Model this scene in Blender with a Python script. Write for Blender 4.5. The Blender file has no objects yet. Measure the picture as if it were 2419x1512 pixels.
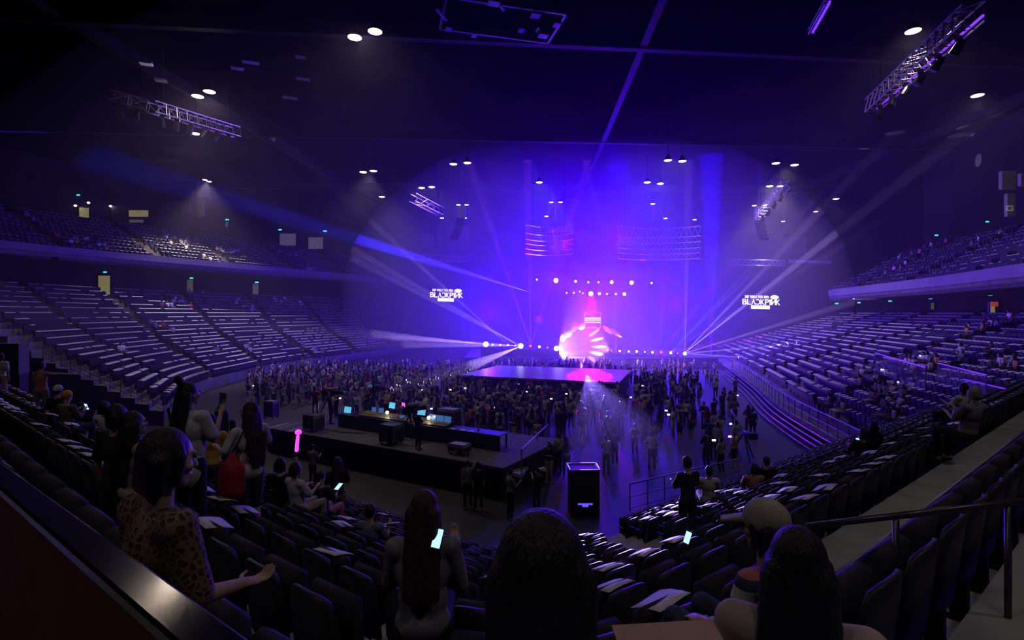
import bpy, bmesh, math, random
import numpy as np
from mathutils import Vector, Matrix, Euler

random.seed(7)
rng = np.random.default_rng(7)
SC = bpy.context.scene
COL = SC.collection
PI = math.pi
F, CX, HY, EYE = 1250.0, 1209.5, 740.0, 7.0     # focal length in photo pixels, optical axis column, horizon line, eye height in metres


def P(px, py, d):
    """the point at depth d (metres ahead of the camera) seen at photo pixel px, py"""
    return Vector(((px - CX) / F * d, d, EYE - (py - HY) / F * d))


def G(px, py, z):
    """the point of height z seen at photo pixel px, py"""
    return P(px, py, F * (EYE - z) / (py - HY))


def pix(v):
    return (CX + F * v[0] / v[1], HY + F * (EYE - v[2]) / v[1])


# ---------------------------------------------------------------- materials
MATS = {}


def mat(name, col, rough=0.6, metal=0.0, noise=0.15, scale=8.0, emit=0.0, ecol=None, alpha=None, spec=0.5):
    if name in MATS:
        return MATS[name]
    m = bpy.data.materials.new(name)
    m.use_nodes = True
    nt = m.node_tree
    b = nt.nodes['Principled BSDF']
    b.inputs['Roughness'].default_value = rough
    b.inputs['Metallic'].default_value = metal
    b.inputs['Specular IOR Level'].default_value = spec
    c = (col[0], col[1], col[2], 1)
    b.inputs['Base Color'].default_value = c
    if noise > 0:
        tc = nt.nodes.new('ShaderNodeTexCoord')
        n = nt.nodes.new('ShaderNodeTexNoise')
        n.inputs['Scale'].default_value = scale
        n.inputs['Detail'].default_value = 2.0
        r = nt.nodes.new('ShaderNodeValToRGB')
        r.color_ramp.elements[0].position = 0.3
        r.color_ramp.elements[1].position = 0.7
        r.color_ramp.elements[0].color = (c[0] * (1 - noise), c[1] * (1 - noise), c[2] * (1 - noise), 1)
        r.color_ramp.elements[1].color = (min(1, c[0] * (1 + noise)), min(1, c[1] * (1 + noise)), min(1, c[2] * (1 + noise)), 1)
        nt.links.new(tc.outputs['Object'], n.inputs['Vector'])
        nt.links.new(n.outputs['Fac'], r.inputs['Fac'])
        nt.links.new(r.outputs['Color'], b.inputs['Base Color'])
    if emit > 0:
        e = ecol or col
        b.inputs['Emission Color'].default_value = (e[0], e[1], e[2], 1)
        b.inputs['Emission Strength'].default_value = emit
        m.cycles.emission_sampling = 'NONE'     # the lamps' own light objects do the lighting
    MATS[name] = m
    return m


def volume_mat(name, density, color=(1, 1, 1), aniso=0.2):
    m = bpy.data.materials.new(name)
    m.use_nodes = True
    nt = m.node_tree
    nt.nodes.clear()
    o = nt.nodes.new('ShaderNodeOutputMaterial')
    v = nt.nodes.new('ShaderNodeVolumeScatter')
    v.inputs['Color'].default_value = (*color, 1)
    v.inputs['Density'].default_value = density
    v.inputs['Anisotropy'].default_value = aniso
    nt.links.new(v.outputs['Volume'], o.inputs['Volume'])
    return m


# ---------------------------------------------------------------- mesh builder
class MB:
    def __init__(self):
        self.v, self.f, self.m = [], [], []
        self.mi = 0

    def add(self, vs, fs):
        o = len(self.v)
        self.v += [tuple(x) for x in vs]
        for f in fs:
            self.f.append([i + o for i in f])
            self.m.append(self.mi)
        return self

    def box(self, c, s, M=None):
        x, y, z = s[0] / 2, s[1] / 2, s[2] / 2
        vs = [Vector((a * x, b * y, d * z)) for d in (-1, 1) for a, b in ((-1, -1), (1, -1), (1, 1), (-1, 1))]
        if M is not None:
            vs = [M @ v for v in vs]
        vs = [v + Vector(c) for v in vs]
        return self.add(vs, [(3, 2, 1, 0), (4, 5, 6, 7), (0, 1, 5, 4), (1, 2, 6, 5), (2, 3, 7, 6), (3, 0, 4, 7)])

    def bar(self, p, q, w, h=None):
        """a square bar from p to q"""
        p, q = Vector(p), Vector(q)
        d = q - p
        if d.length < 1e-6:
            return self
        z = d.normalized()
        up = Vector((0, 0, 1)) if abs(z.z) < .95 else Vector((0, 1, 0))
        x = z.cross(up).normalized()
        y = x.cross(z)
        h = h or w
        vs = []
        for e in (p, q):
            for a, b in ((-1, -1), (1, -1), (1, 1), (-1, 1)):
                vs.append(e + x * a * w / 2 + y * b * h / 2)
        return self.add(vs, [(3, 2, 1, 0), (4, 5, 6, 7), (0, 1, 5, 4), (1, 2, 6, 5), (2, 3, 7, 6), (3, 0, 4, 7)])

    def tube(self, p, q, r1, r2=None, n=8, cap=True):
        p, q = Vector(p), Vector(q)
        r2 = r1 if r2 is None else r2
        d = q - p
        z = d.normalized()
        up = Vector((0, 0, 1)) if abs(z.z) < .95 else Vector((0, 1, 0))
        x = z.cross(up).normalized()
        y = x.cross(z)
        vs = []
        for e, r in ((p, r1), (q, r2)):
            for k in range(n):
                a = 2 * PI * k / n
                vs.append(e + x * math.cos(a) * r + y * math.sin(a) * r)
        fs = [(k, (k + 1) % n, n + (k + 1) % n, n + k) for k in range(n)]
        if cap:
            fs += [tuple(range(n - 1, -1, -1)), tuple(range(n, 2 * n))]
        return self.add(vs, fs)

    def poly_tube(self, pts, r, n=6):
        for a, b in zip(pts[:-1], pts[1:]):
            self.tube(a, b, r, r, n)
        return self

    def ell(self, c, r, M=None, n=10, k=7):
        vs, fs = [], []
        for i in range(1, k):
            t = PI * i / k
            for j in range(n):
                a = 2 * PI * j / n
                vs.append(Vector((math.sin(t) * math.cos(a) * r[0], math.sin(t) * math.sin(a) * r[1], math.cos(t) * r[2])))
        vs += [Vector((0, 0, r[2])), Vector((0, 0, -r[2]))]
        for i in range(k - 2):
            for j in range(n):
                fs.append((i * n + j, (i + 1) * n + j, (i + 1) * n + (j + 1) % n, i * n + (j + 1) % n))
        T, B = len(vs) - 2, len(vs) - 1
        for j in range(n):
            fs.append((T, j, (j + 1) % n))
            fs.append((B, (k - 2) * n + (j + 1) % n, (k - 2) * n + j))
        if M is not None:
            vs = [M @ v for v in vs]
        return self.add([v + Vector(c) for v in vs], fs)

    def cap(self, p, q, r1, r2=None, n=10):
        """tapered capsule"""
        r2 = r1 if r2 is None else r2
        p, q = Vector(p), Vector(q)
        d = q - p
        z = d.normalized() if d.length > 1e-6 else Vector((0, 0, 1))
        up = Vector((0, 0, 1)) if abs(z.z) < .95 else Vector((0, 1, 0))
        x = z.cross(up).normalized()
        y = z.cross(x)
        rings = [(p - z * r1 * math.sin(t), r1 * math.cos(t)) for t in (1.2, .7, .3)] + [(p, r1), (q, r2)] + [(q + z * r2 * math.sin(t), r2 * math.cos(t)) for t in (.3, .7, 1.2)]
        vs = [p - z * r1]
        for c, r in rings:
            for k in range(n):
                a = 2 * PI * k / n
                vs.append(c + x * math.cos(a) * r + y * math.sin(a) * r)
        vs.append(q + z * r2)
        fs = [(0, 1 + (k + 1) % n, 1 + k) for k in range(n)]
        for i in range(len(rings) - 1):
            for k in range(n):
                a, b = 1 + i * n + k, 1 + i * n + (k + 1) % n
                fs.append((a, b, b + n, a + n))
        L = len(vs) - 1
        o = 1 + (len(rings) - 1) * n
        fs += [(L, o + k, o + (k + 1) % n) for k in range(n)]
        return self.add(vs, fs)

    def prism(self, pts, z0, z1):
        """vertical prism over a counter-clockwise outline of (x, y)"""
        n = len(pts)
        vs = [(x, y, z0) for x, y in pts] + [(x, y, z1) for x, y in pts]
        fs = [tuple(range(n - 1, -1, -1)), tuple(range(n, 2 * n))] + [(k, (k + 1) % n, n + (k + 1) % n, n + k) for k in range(n)]
        return self.add(vs, fs)

    def lathe(self, prof, c=(0, 0, 0), n=16, M=None):
        """profile of (radius, z) turned about Z"""
        vs = []
        for r, z in prof:
            for k in range(n):
                a = 2 * PI * k / n
                vs.append(Vector((r * math.cos(a), r * math.sin(a), z)))
        fs = []
        for i in range(len(prof) - 1):
            for k in range(n):
                a, b = i * n + k, i * n + (k + 1) % n
                fs.append((a, b, b + n, a + n))
        fs += [tuple(range(n - 1, -1, -1)), tuple(range((len(prof) - 1) * n, len(prof) * n))]
        if M is not None:
            vs = [M @ v for v in vs]
        return self.add([v + Vector(c) for v in vs], fs)

    def quad(self, a, b, c, d):
        return self.add([a, b, c, d], [(0, 1, 2, 3)])

    def mesh(self, name, mats, smooth=False):
        me = bpy.data.meshes.new(name)
        me.from_pydata(self.v, [], self.f)
        if not isinstance(mats, (list, tuple)):
            mats = [mats]
        for m in mats:
            me.materials.append(m)
        if len(mats) > 1:
            me.polygons.foreach_set('material_index', self.m)
        if smooth:
            me.polygons.foreach_set('use_smooth', [True] * len(me.polygons))
        me.update()
        return me

    def build(self, name, mats, parent=None, smooth=False, bevel=0):
        o = bpy.data.objects.new(name, self.mesh(name, mats, smooth))
        COL.objects.link(o)
        if parent is not None:
            o.parent = parent
        if bevel:
            b = o.modifiers.new('bevel', 'BEVEL')
            b.width = bevel
            b.segments = 2
            b.limit_method = 'ANGLE'
        return o


def tag(o, label=None, cat=None, group=None, kind=None):
    if label:
        o['label'] = label
    if cat:
        o['category'] = cat
    if group:
        o['group'] = group
    if kind:
        o['kind'] = kind
    return o


def thing(name, label, cat, loc=(0, 0, 0), rz=0.0, group=None):
    o = bpy.data.objects.new(name, None)
    o.empty_display_size = .1
    COL.objects.link(o)
    o.location = loc
    o.rotation_euler = (0, 0, rz)
    return tag(o, label, cat, group)


def struct(o):
    return tag(o, kind='structure')


def obj_of(name, me, parent=None):
    o = bpy.data.objects.new(name, me)
    COL.objects.link(o)
    if parent is not None:
        o.parent = parent
    return o


def dup(root, loc, rz, label=None, group=None, sub=True):
    """a copy of a thing with copies of its parts and sub-parts"""
    r = root.copy()
    COL.objects.link(r)
    r.location = loc
    r.rotation_euler = (0, 0, rz)
    if label:
        r['label'] = label
    if group:
        r['group'] = group
    for ch in list(root.children):
        c = ch.copy()
        COL.objects.link(c)
        c.parent = r
        for g in ch.children:
            d = g.copy()
            COL.objects.link(d)
            d.parent = c
    return r


ORD = ['zeroth', 'first', 'second', 'third', 'fourth', 'fifth', 'sixth', 'seventh', 'eighth', 'ninth', 'tenth', 'eleventh', 'twelfth', 'thirteenth',
       'fourteenth', 'fifteenth', 'sixteenth', 'seventeenth', 'eighteenth', 'nineteenth', 'twentieth']


def nth(n):
    if n <= 20:
        return ORD[n]
    if n % 10 == 0:
        return {30: 'thirtieth', 40: 'fortieth', 50: 'fiftieth', 60: 'sixtieth'}.get(n, str(n) + 'th')
    return {2: 'twenty', 3: 'thirty', 4: 'forty', 5: 'fifty', 6: 'sixty'}.get(n // 10, 'umpteen') + '-' + ORD[n % 10]


def catmull(pts, n):
    """n + 1 points along a smooth curve through pts (evenly in arc length)"""
    pts = [Vector(p) for p in pts]
    q = [pts[0] * 2 - pts[1]] + pts + [pts[-1] * 2 - pts[-2]]
    out = []
    for i in range(1, len(q) - 2):
        for s in range(24):
            t = s / 24
            a, b, c, d = q[i - 1], q[i], q[i + 1], q[i + 2]
            out.append(.5 * (2 * b + (c - a) * t + (2 * a - 5 * b + 4 * c - d) * t * t + (3 * b - a - 3 * c + d) * t ** 3))
    out.append(pts[-1])
    return resample(out, n)


def resample(pts, n):
    acc = [0]
    for a, b in zip(pts[:-1], pts[1:]):
        acc.append(acc[-1] + (b - a).length)
    L = acc[-1]
    res, j = [], 0
    for k in range(n + 1):
        s = L * k / n
        while j < len(pts) - 2 and acc[j + 1] < s:
            j += 1
        w = (s - acc[j]) / max(acc[j + 1] - acc[j], 1e-9)
        res.append(pts[j].lerp(pts[j + 1], min(max(w, 0), 1)))
    return res


def length(pts):
    return sum((b - a).length for a, b in zip(pts[:-1], pts[1:]))


# ---------------------------------------------------------------- palette
CONC = mat('stand_concrete', (.17, .16, .16), .85, noise=.25, scale=1.5)
DARKC = mat('dark_painted_concrete', (.035, .033, .045), .8, noise=.3, scale=.8)
WALLM = mat('dark_wall_paint', (.014, .012, .018), .85, noise=.25, scale=.3, spec=.05)
CEILM = mat('black_ceiling_paint', (.003, .003, .0034), .9, noise=.4, scale=.25, spec=.0)
FLOORM = mat('grey_arena_floor', (.036, .036, .046), .55, noise=.2, scale=.6)
FASC = mat('balcony_fascia_paint', (.20, .18, .22), .6, noise=.12, scale=.5)
SEATM = mat('dark_seat_plastic', (.017, .017, .022), .5, noise=.2, scale=20)
SEATF = mat('dark_seat_fabric', (.02, .02, .03), .8, noise=.3, scale=30)
PEDM = mat('black_seat_metal', (.02, .02, .02), .4, metal=.6, noise=.2)
PAPER = mat('white_paper', (.82, .78, .80), .7, noise=.05, scale=3)
STEEL = mat('aluminium_truss', (.62, .60, .58), .35, metal=.9, noise=.1)
BLACK = mat('black_paint', (.012, .012, .014), .5, noise=.3)
BLACKM = mat('black_metal', (.02, .02, .022), .35, metal=.5, noise=.2)
GREYM = mat('grey_metal', (.30, .30, .31), .4, metal=.7, noise=.15)
RAILM = mat('dark_steel_rail', (.10, .10, .11), .35, metal=.6, noise=.15)
DECKM = mat('black_deck_carpet', (.12, .11, .12), .85, noise=.35, scale=5)
# ================================================================ stands
SEATS = []      # dicts: pos, ang, stand, row, col


def V2(a):
    return Vector((a[0], a[1], 0))


def piece(vals, i):
    """value along control list [(row, (x, y)), ...] at row i, linear in between"""
    for (r0, a), (r1, b) in zip(vals[:-1], vals[1:]):
        if i <= r1:
            w = (i - r0) / (r1 - r0)
            return V2(a).lerp(V2(b), w)
    return V2(vals[-1][1])


def stand(name, stations, ztread, aisles, seat_rows, m, pitch=.55, nseg=64, first_wall=0.0):
    """stations: control lists across the bank; ztread: tread heights of the rows; aisles: (t, half width in m)"""
    n = len(ztread)
    lines = []
    for i in range(n + 1):
        lines.append(catmull([piece(s, min(i, n - 1)) if i < n else piece(s, n - 1) * 2 - piece(s, n - 2) for s in stations], nseg))
    out = [(lines[-1][k] - lines[0][k]).normalized() for k in range(nseg + 1)]
    front = [[p - out[k] * .4 for k, p in enumerate(l)] for l in lines]
    mb = MB()
    zprev = first_wall
    for i in range(n):
        a, b = front[i], front[i + 1]
        z = ztread[i]
        vs = []
        for k in range(nseg + 1):
            vs += [(a[k].x, a[k].y, zprev), (a[k].x, a[k].y, z), (b[k].x, b[k].y, z)]
        fs = []
        for k in range(nseg):
            o, q = 3 * k, 3 * k + 3
            fs += [(o, q, q + 1, o + 1), (o + 1, q + 1, q + 2, o + 2)]
        mb.add(vs, fs)
        zprev = z
    # closed ends and back so that the bank is solid
    for k in (0, nseg):
        for i in range(n):
            a, b, z = front[i][k], front[i + 1][k], ztread[i]
            lo = min(first_wall, 0) if first_wall < 1 else first_wall - .3
            mb.quad((a.x, a.y, lo), (b.x, b.y, lo), (b.x, b.y, z), (a.x, a.y, z))
    o = struct(mb.build(name, m))
    for i in seat_rows:
        L = length(lines[i])
        c = int(L / pitch)
        pts = resample(lines[i], c)
        dirs = resample(out, c)
        for k in range(c):
            t = (k + .5) / c
            if any(abs(t - at) * L < hw for at, hw in aisles):
                continue
            p = pts[k].lerp(pts[k + 1], .5)
            d = dirs[k]
            SEATS.append(dict(p=Vector((p.x, p.y, ztread[i])), a=math.atan2(d.x, -d.y), s=name, r=i, c=k, t=t))
    return lines, front, out


# lower stand on the left, twenty-one rows
zl = [0.9 + .33 * i if i < 10 else 0.9 + .33 * 9 + .48 * (i - 9) for i in range(21)]
LL = stand('stand_left_lower',
           [[(0, (-22, 33)), (9, (-33, 37)), (20, (-47, 42))],
            [(0, (-27, 44)), (9, (-36, 48)), (20, (-47.5, 52))],
            [(0, (-28.5, 54)), (9, (-36.5, 58)), (20, (-47, 63))],
            [(0, (-27.5, 68)), (9, (-34.8, 73)), (20, (-43.5, 80))],
            [(0, (-18, 101)), (9, (-23, 107)), (20, (-30, 117))]],
           zl, [(0, 2.1), (.12, .6), (.25, .7), (.40, .7), (.55, .7), (.70, .7), (.85, .7)], range(21), CONC)
# upper tier on the left, ten rows behind the pale fascia
zu = [13.6 + .52 * i for i in range(10)]
LU = stand('stand_left_upper',
           [[(0, (-52, 46)), (9, (-60.5, 47.5))],
            [(0, (-47.5, 59)), (9, (-56, 61.5))],
            [(0, (-43.7, 67)), (9, (-52, 71))],
            [(0, (-34.8, 85.5)), (9, (-42.5, 90.5))],
            [(0, (-24.3, 108)), (9, (-31, 115))]],
           zu, [(.17, .6), (.32, .7), (.46, .7), (.62, .7), (.8, .7)], range(10), CONC, first_wall=12.9)
# lower stand on the right, twenty rows
zr = [1.1 + .27 * i for i in range(20)]
RL = stand('stand_right_lower',
           [[(0, (17, 23)), (19, (34, 19.5))],
            [(0, (19.2, 34)), (19, (36.5, 30))],
            [(0, (22.5, 45)), (19, (39.5, 41))],
            [(0, (26, 58)), (19, (43, 55))],
            [(0, (32, 82)), (19, (49, 79))]],
           zr, [(0, 1.5), (.16, .6), (.30, .7), (.45, .7), (.60, .7), (.76, .7), (.9, .7)], range(20), CONC)
# upper tier on the right
zv = [9.6 + .5 * i for i in range(10)]
RU = stand('stand_right_upper',
           [[(0, (29.5, 25)), (9, (38, 23))],
            [(0, (31.3, 32)), (9, (40, 30))],
            [(0, (35.7, 45)), (9, (44.2, 43))],
            [(0, (41.3, 68)), (9, (49.5, 66))]],
           zv, [(.3, .6), (.55, .6), (.8, .6)], range(10), CONC, first_wall=8.9)


def ribbon(name, pts, z0, z1, thick, outd, m):
    """a wall of height z0..z1 and given thickness along a plan line"""
    mb = MB()
    vs, fs = [], []
    n = len(pts)
    for k, p in enumerate(pts):
        q = p + outd[k] * thick
        vs += [(p.x, p.y, z0), (p.x, p.y, z1), (q.x, q.y, z1), (q.x, q.y, z0)]
    for k in range(n - 1):
        o, q = 4 * k, 4 * k + 4
        fs += [(o, q, q + 1, o + 1), (o + 1, q + 1, q + 2, o + 2), (o + 2, q + 2, q + 3, o + 3), (o + 3, q + 3, q, o)]
    fs += [(0, 1, 2, 3), (4 * n - 1, 4 * n - 2, 4 * n - 3, 4 * n - 4)]
    mb.add(vs, fs)
    return struct(mb.build(name, m))


def shift(pts, outd, s):
    return [p + o * s for p, o in zip(pts, outd)]


# balcony fascias: pale bands at the front of the upper tiers, with the slab behind them
ribbon('trim_fascia_left', shift(LU[1][0], LU[2], -.16), 13.35, 14.1, .15, LU[2], FASC)
ribbon('slab_soffit_left', LU[1][0], 12.6, 12.9, 12, LU[2], DARKC)
ribbon('trim_fascia_right', shift(RU[1][0], RU[2], -.16), 9.2, 10.0, .15, RU[2], FASC)
ribbon('slab_soffit_right', RU[1][0], 8.6, 8.9, 14, RU[2], DARKC)
# walls behind the top rows
ribbon('wall_left_lower', shift(LL[1][21], LL[2], .9), zl[-1] - .2, 12.7, .3, LL[2], WALLM)
ribbon('wall_left_upper', shift(LU[1][10], LU[2], 1.0), zu[-1] - .3, 26, .3, LU[2], WALLM)
ribbon('wall_right_lower', shift(RL[1][20], RL[2], 1.6), zr[-1] - .3, 9.0, .3, RL[2], WALLM)
ribbon('wall_right_upper', shift(RU[1][10], RU[2], 1.0), zv[-1] - .3, 26, .3, RU[2], WALLM)
# walkway in front of the right stand, with three dark bleacher rails down to the floor
f0 = RL[1][0]
ribbon('trim_walkway_right', shift(f0, RL[2], -1.3), .55, .75, 1.3, RL[2], CONC)

# ---------------------------------------------------------------- near bank: the bowl end the camera stands in
NB_Z = lambda j: 5.4 - .45 * j
NB_LIM = {0: (1.15, 99), 1: (-99, 99), 2: (-99, 99), 3: (-99, 99), 4: (-99, 99)}


def nb_y(j, x, b=0.0):
    c = .45
    return 1.12 * (j + b) + math.sqrt(c * c + (.8 * x) ** 2) + .1


def nb_line(j, x0, x1, b=0.0, n=60):
    return [Vector((x0 + (x1 - x0) * k / n, nb_y(j, x0 + (x1 - x0) * k / n, b), 0)) for k in range(n + 1)]


def nb_left(j):
    """where row j of the bank ends on the left (x in metres)"""
    px = -90 if j <= 4 else {5: 300, 6: 390, 7: 470, 8: 530, 9: 580, 10: 640, 11: 720}[j]
    s = (px - CX) / F
    y = 1.12 * j / (1 + .8 * s)
    return s * y


def nb_right(j):
    px = 2520 if j <= 8 else 2250 - 150 * (j - 8)
    s = (px - CX) / F
    y = 1.12 * j / (1 - .8 * s)
    return max(s * y, 2.5) + .3


mb = MB()
NBN = 12
for j in range(-1, NBN):
    x0, x1 = (nb_left(j), nb_right(j)) if j > 0 else (-4.5, 5.5)
    if j <= 4 and j > 0:
        x1 = min(x1, 45)
    z = NB_Z(j)
    a, b = nb_line(j, x0, x1, -.35), nb_line(j, x0, x1, .65)
    zlow = NB_Z(j + 1)
    vs, fs = [], []
    for k in range(61):
        vs += [(a[k].x, a[k].y, z), (b[k].x, b[k].y, z), (b[k].x, b[k].y, zlow - .01)]
    for k in range(60):
        o, q = 3 * k, 3 * k + 3
        fs += [(o, q, q + 1, o + 1), (o + 1, q + 1, q + 2, o + 2)]
    mb.add(vs, fs)
    for k in (0, 60):
        mb.quad((a[k].x, a[k].y, z), (b[k].x, b[k].y, z), (b[k].x, b[k].y, 0), (a[k].x, a[k].y, 0))
struct(mb.build('stand_near_end', mat('near_bank_concrete', (.42, .41, .39), .85, noise=.2, scale=2)))
# front wall of the cut-off left wing of the bank
l4 = nb_line(4, nb_left(4), nb_left(5) + .2, .66)
nb_out = [Vector((0, 1, 0))] * len(l4)
ribbon('wall_near_wing', l4, 0, NB_Z(4) + .25, .12, nb_out, DARKC)

for j in range(0, NBN):
    if j == 2:
        ranges = [(nb_left(2), 1.6)]
    elif j == 0:
        ranges = [(1.2, 4.6)]
    elif j == 1:
        ranges = [(nb_left(1), 9.0)]
    else:
        ranges = [(nb_left(j), nb_right(j))]
    for x0, x1 in ranges:
        ln = nb_line(j, x0, x1, 0, 200)
        c = max(1, int(length(ln) / .56))
        pts = resample(ln, c)
        for k in range(c):
            p = pts[k].lerp(pts[k + 1], .5)
            t = (pts[k + 1] - pts[k]).normalized()
            # stair gap running down the middle of the bank
            if j >= 5 and abs(p.x - (1.9 + .05 * j)) < .55:
                continue
            SEATS.append(dict(p=Vector((p.x, p.y, NB_Z(j))), a=math.atan2(t.y, t.x), s='near', r=j, c=k, t=(k + .5) / c))

# ---------------------------------------------------------------- seats
def seat_back_mesh():
    mb = MB()
    n, k = 6, 5
    vs = []
    for side in (0, 1):
        for i in range(k + 1):
            w = i / k
            z = .30 + .54 * w
            hw = .235 - (.05 * max(0, w - .7) / .3)
            for q in range(n + 1):
                u = q / n * 2 - 1
                bow = -.035 * (1 - u * u)
                zz = z - (.035 * abs(u) ** 3 if i == k else 0)
                vs.append((u * hw, -.12 - .07 * w + bow + (.03 if side else 0), zz))
    fs = []
    S = (n + 1) * (k + 1)
    for i in range(k):
        for q in range(n):
            a = i * (n + 1) + q
            fs += [(a, a + 1, a + n + 2, a + n + 1), (S + a + n + 1, S + a + n + 2, S + a + 1, S + a)]
    for i in range(k):
        a, b = i * (n + 1), (i + 1) * (n + 1)
        fs += [(a, b, S + b, S + a), (S + a + n, S + b + n, b + n, a + n)]
    for q in range(n):
        a, t = q, k * (n + 1) + q
        fs += [(a + 1, a, S + a, S + a + 1), (t, t + 1, S + t + 1, S + t)]
    mb.add(vs, fs)
    return mb.mesh('backrest', SEATM, True)


def seat_pan_mesh():
    mb = MB()
    vs = []
    prof = [(.03, .36), (.0, .42), (-.03, .60), (-.06, .76), (.0, .78), (.05, .74), (.06, .55), (.07, .40)]
    for x in (-.21, -.19, .19, .21):
        s = .9 if abs(x) > .2 else 1
        for y, z in prof:
            vs.append((x, y * s, .57 + (z - .57) * s))
    n = len(prof)
    fs = []
    for i in range(3):
        for k in range(n):
            a, b = i * n + k, i * n + (k + 1) % n
            fs.append((a, b, b + n, a + n))
    fs += [tuple(range(n - 1, -1, -1)), tuple(range(3 * n, 4 * n))]
    mb.add(vs, fs)
    return mb.mesh('seat_pan', SEATF, True)


def pedestal_mesh():
    mb = MB()
    mb.box((0, -.08, .02), (.18, .22, .04)).bar((0, -.08, .04), (0, -.08, .40), .06, .10).box((0, -.05, .40), (.40, .16, .035))
    return mb.mesh('pedestal', PEDM)


def armrest_mesh():
    mb = MB()
    mb.box((-.255, -.02, .56), (.04, .28, .03)).bar((-.255, -.1, .55), (-.24, -.1, .36), .03, .04)
    return mb.mesh('armrest', PEDM)


ME_BACK, ME_PAN, ME_PED, ME_ARM = seat_back_mesh(), seat_pan_mesh(), pedestal_mesh(), armrest_mesh()


def paper_mesh(k):
    """a sheet laid over the top edge of a folded seat, one edge drooping forward"""
    mb = MB()
    r = random.Random(k)
    t = .0012
    yaw = r.uniform(-.12, .12)
    sag = r.uniform(.02, .05)
    cols = 4
    vs = []
    for side in (0, t):
        for i in range(4):
            y = -.10 + .22 * i / 3
            z = .80 - .02 + (.015 if i == 0 else 0) - (sag * max(0, i - 1) ** 1.4 / 2) + side
            for q in range(cols + 1):
                u = -.155 + .31 * q / cols
                vs.append((u * math.cos(yaw) - y * math.sin(yaw), u * math.sin(yaw) + y * math.cos(yaw), z + .006 * math.sin(u * 14 + k)))
    fs = []
    S = 4 * (cols + 1)
    for i in range(3):
        for q in range(cols):
            a = i * (cols + 1) + q
            fs += [(S + a, S + a + 1, S + a + cols + 2, S + a + cols + 1), (a + cols + 1, a + cols + 2, a + 1, a)]
    for i in range(3):
        a, b = i * (cols + 1), (i + 1) * (cols + 1)
        fs += [(a, S + a, S + b, b), (b + cols, S + b + cols, S + a + cols, a + cols)]
    for q in range(cols):
        a, c = q, 3 * (cols + 1) + q
        fs += [(a + 1, S + a + 1, S + a, a), (c, S + c, S + c + 1, c + 1)]
    mb.add(vs, fs)
    return mb.mesh('paper_sheet', PAPER, True)


PAPERS = [paper_mesh(k) for k in range(4)]


def inview(p, m=60):
    if p[1] < .5:
        return False
    x, y = pix(p)
    return -m < x < 2419 + m and -m < y < 1512 + m


def merge_copies(name, tmpl_v, tmpl_f, tf, m, fm=None):
    """one mesh of many copies of a small template; tf: list of (pos, ang, scale)"""
    tv = np.array(tmpl_v, dtype=np.float32)
    n = len(tf)
    pos = np.array([t[0] for t in tf], dtype=np.float32)
    ang = np.array([t[1] for t in tf], dtype=np.float32)
    c, s = np.cos(ang), np.sin(ang)
    x = tv[None, :, 0] * c[:, None] - tv[None, :, 1] * s[:, None] + pos[:, 0, None]
    y = tv[None, :, 0] * s[:, None] + tv[None, :, 1] * c[:, None] + pos[:, 1, None]
    z = np.broadcast_to(tv[None, :, 2], x.shape) + pos[:, 2, None]
    vv = np.stack([x, y, z], -1).reshape(-1, 3)
    nv = len(tv)
    faces = []
    for k in range(n):
        o = k * nv
        faces += [[i + o for i in f] for f in tmpl_f]
    me = bpy.data.meshes.new(name)
    me.from_pydata(vv.tolist(), [], faces)
    for q in (m if isinstance(m, (list, tuple)) else [m]):
        me.materials.append(q)
    if fm:
        me.polygons.foreach_set('material_index', list(fm) * n)
    me.update()
    return obj_of(name, me)
# ================================================================ people
def vox(name, mb, size, m, smooth=3):
    """one continuous surface grown around overlapping closed shapes"""
    me = bpy.data.meshes.new('tmp')
    me.from_pydata(mb.v, [], mb.f)
    o = bpy.data.objects.new('tmp', me)
    COL.objects.link(o)
    r = o.modifiers.new('r', 'REMESH')
    r.mode = 'VOXEL'
    r.voxel_size = size
    r.use_smooth_shade = True
    if smooth:
        s = o.modifiers.new('s', 'SMOOTH')
        s.factor = .5
        s.iterations = smooth
    bpy.context.view_layer.update()
    out = bpy.data.meshes.new_from_object(o.evaluated_get(bpy.context.evaluated_depsgraph_get()))
    bpy.data.objects.remove(o)
    bpy.data.meshes.remove(me)
    out.name = name
    for p in out.polygons:
        p.use_smooth = True
    out.materials.clear()
    out.materials.append(m)
    return out


SKIN = mat('skin', (.52, .31, .22), .5, noise=.06, scale=12)
SKIN2 = mat('light_skin', (.66, .43, .33), .5, noise=.06, scale=12)
HAIR = mat('black_hair', (.010, .008, .009), .55, noise=.5, scale=60)
HAIRR = mat('dark_red_hair', (.040, .008, .012), .55, noise=.5, scale=60)
for hm in (HAIR, HAIRR):          # fine strands running down the hair
    nt = hm.node_tree
    tc = nt.nodes.new('ShaderNodeTexCoord'); mp_ = nt.nodes.new('ShaderNodeMapping'); mp_.inputs['Scale'].default_value = (90, 90, 5)
    nz = nt.nodes.new('ShaderNodeTexNoise'); nz.inputs['Scale'].default_value = 1.0
    bp = nt.nodes.new('ShaderNodeBump'); bp.inputs['Strength'].default_value = .8; bp.inputs['Distance'].default_value = .012
    nt.links.new(tc.outputs['Object'], mp_.inputs['Vector']); nt.links.new(mp_.outputs['Vector'], nz.inputs['Vector']); nt.links.new(nz.outputs['Fac'], bp.inputs['Height'])
    nt.links.new(bp.outputs['Normal'], nt.nodes['Principled BSDF'].inputs['Normal'])
EYE_M = mat('dark_eye', (.015, .01, .01), .2, noise=0)
LIP = mat('lip', (.42, .12, .12), .5, noise=.05)
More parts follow.
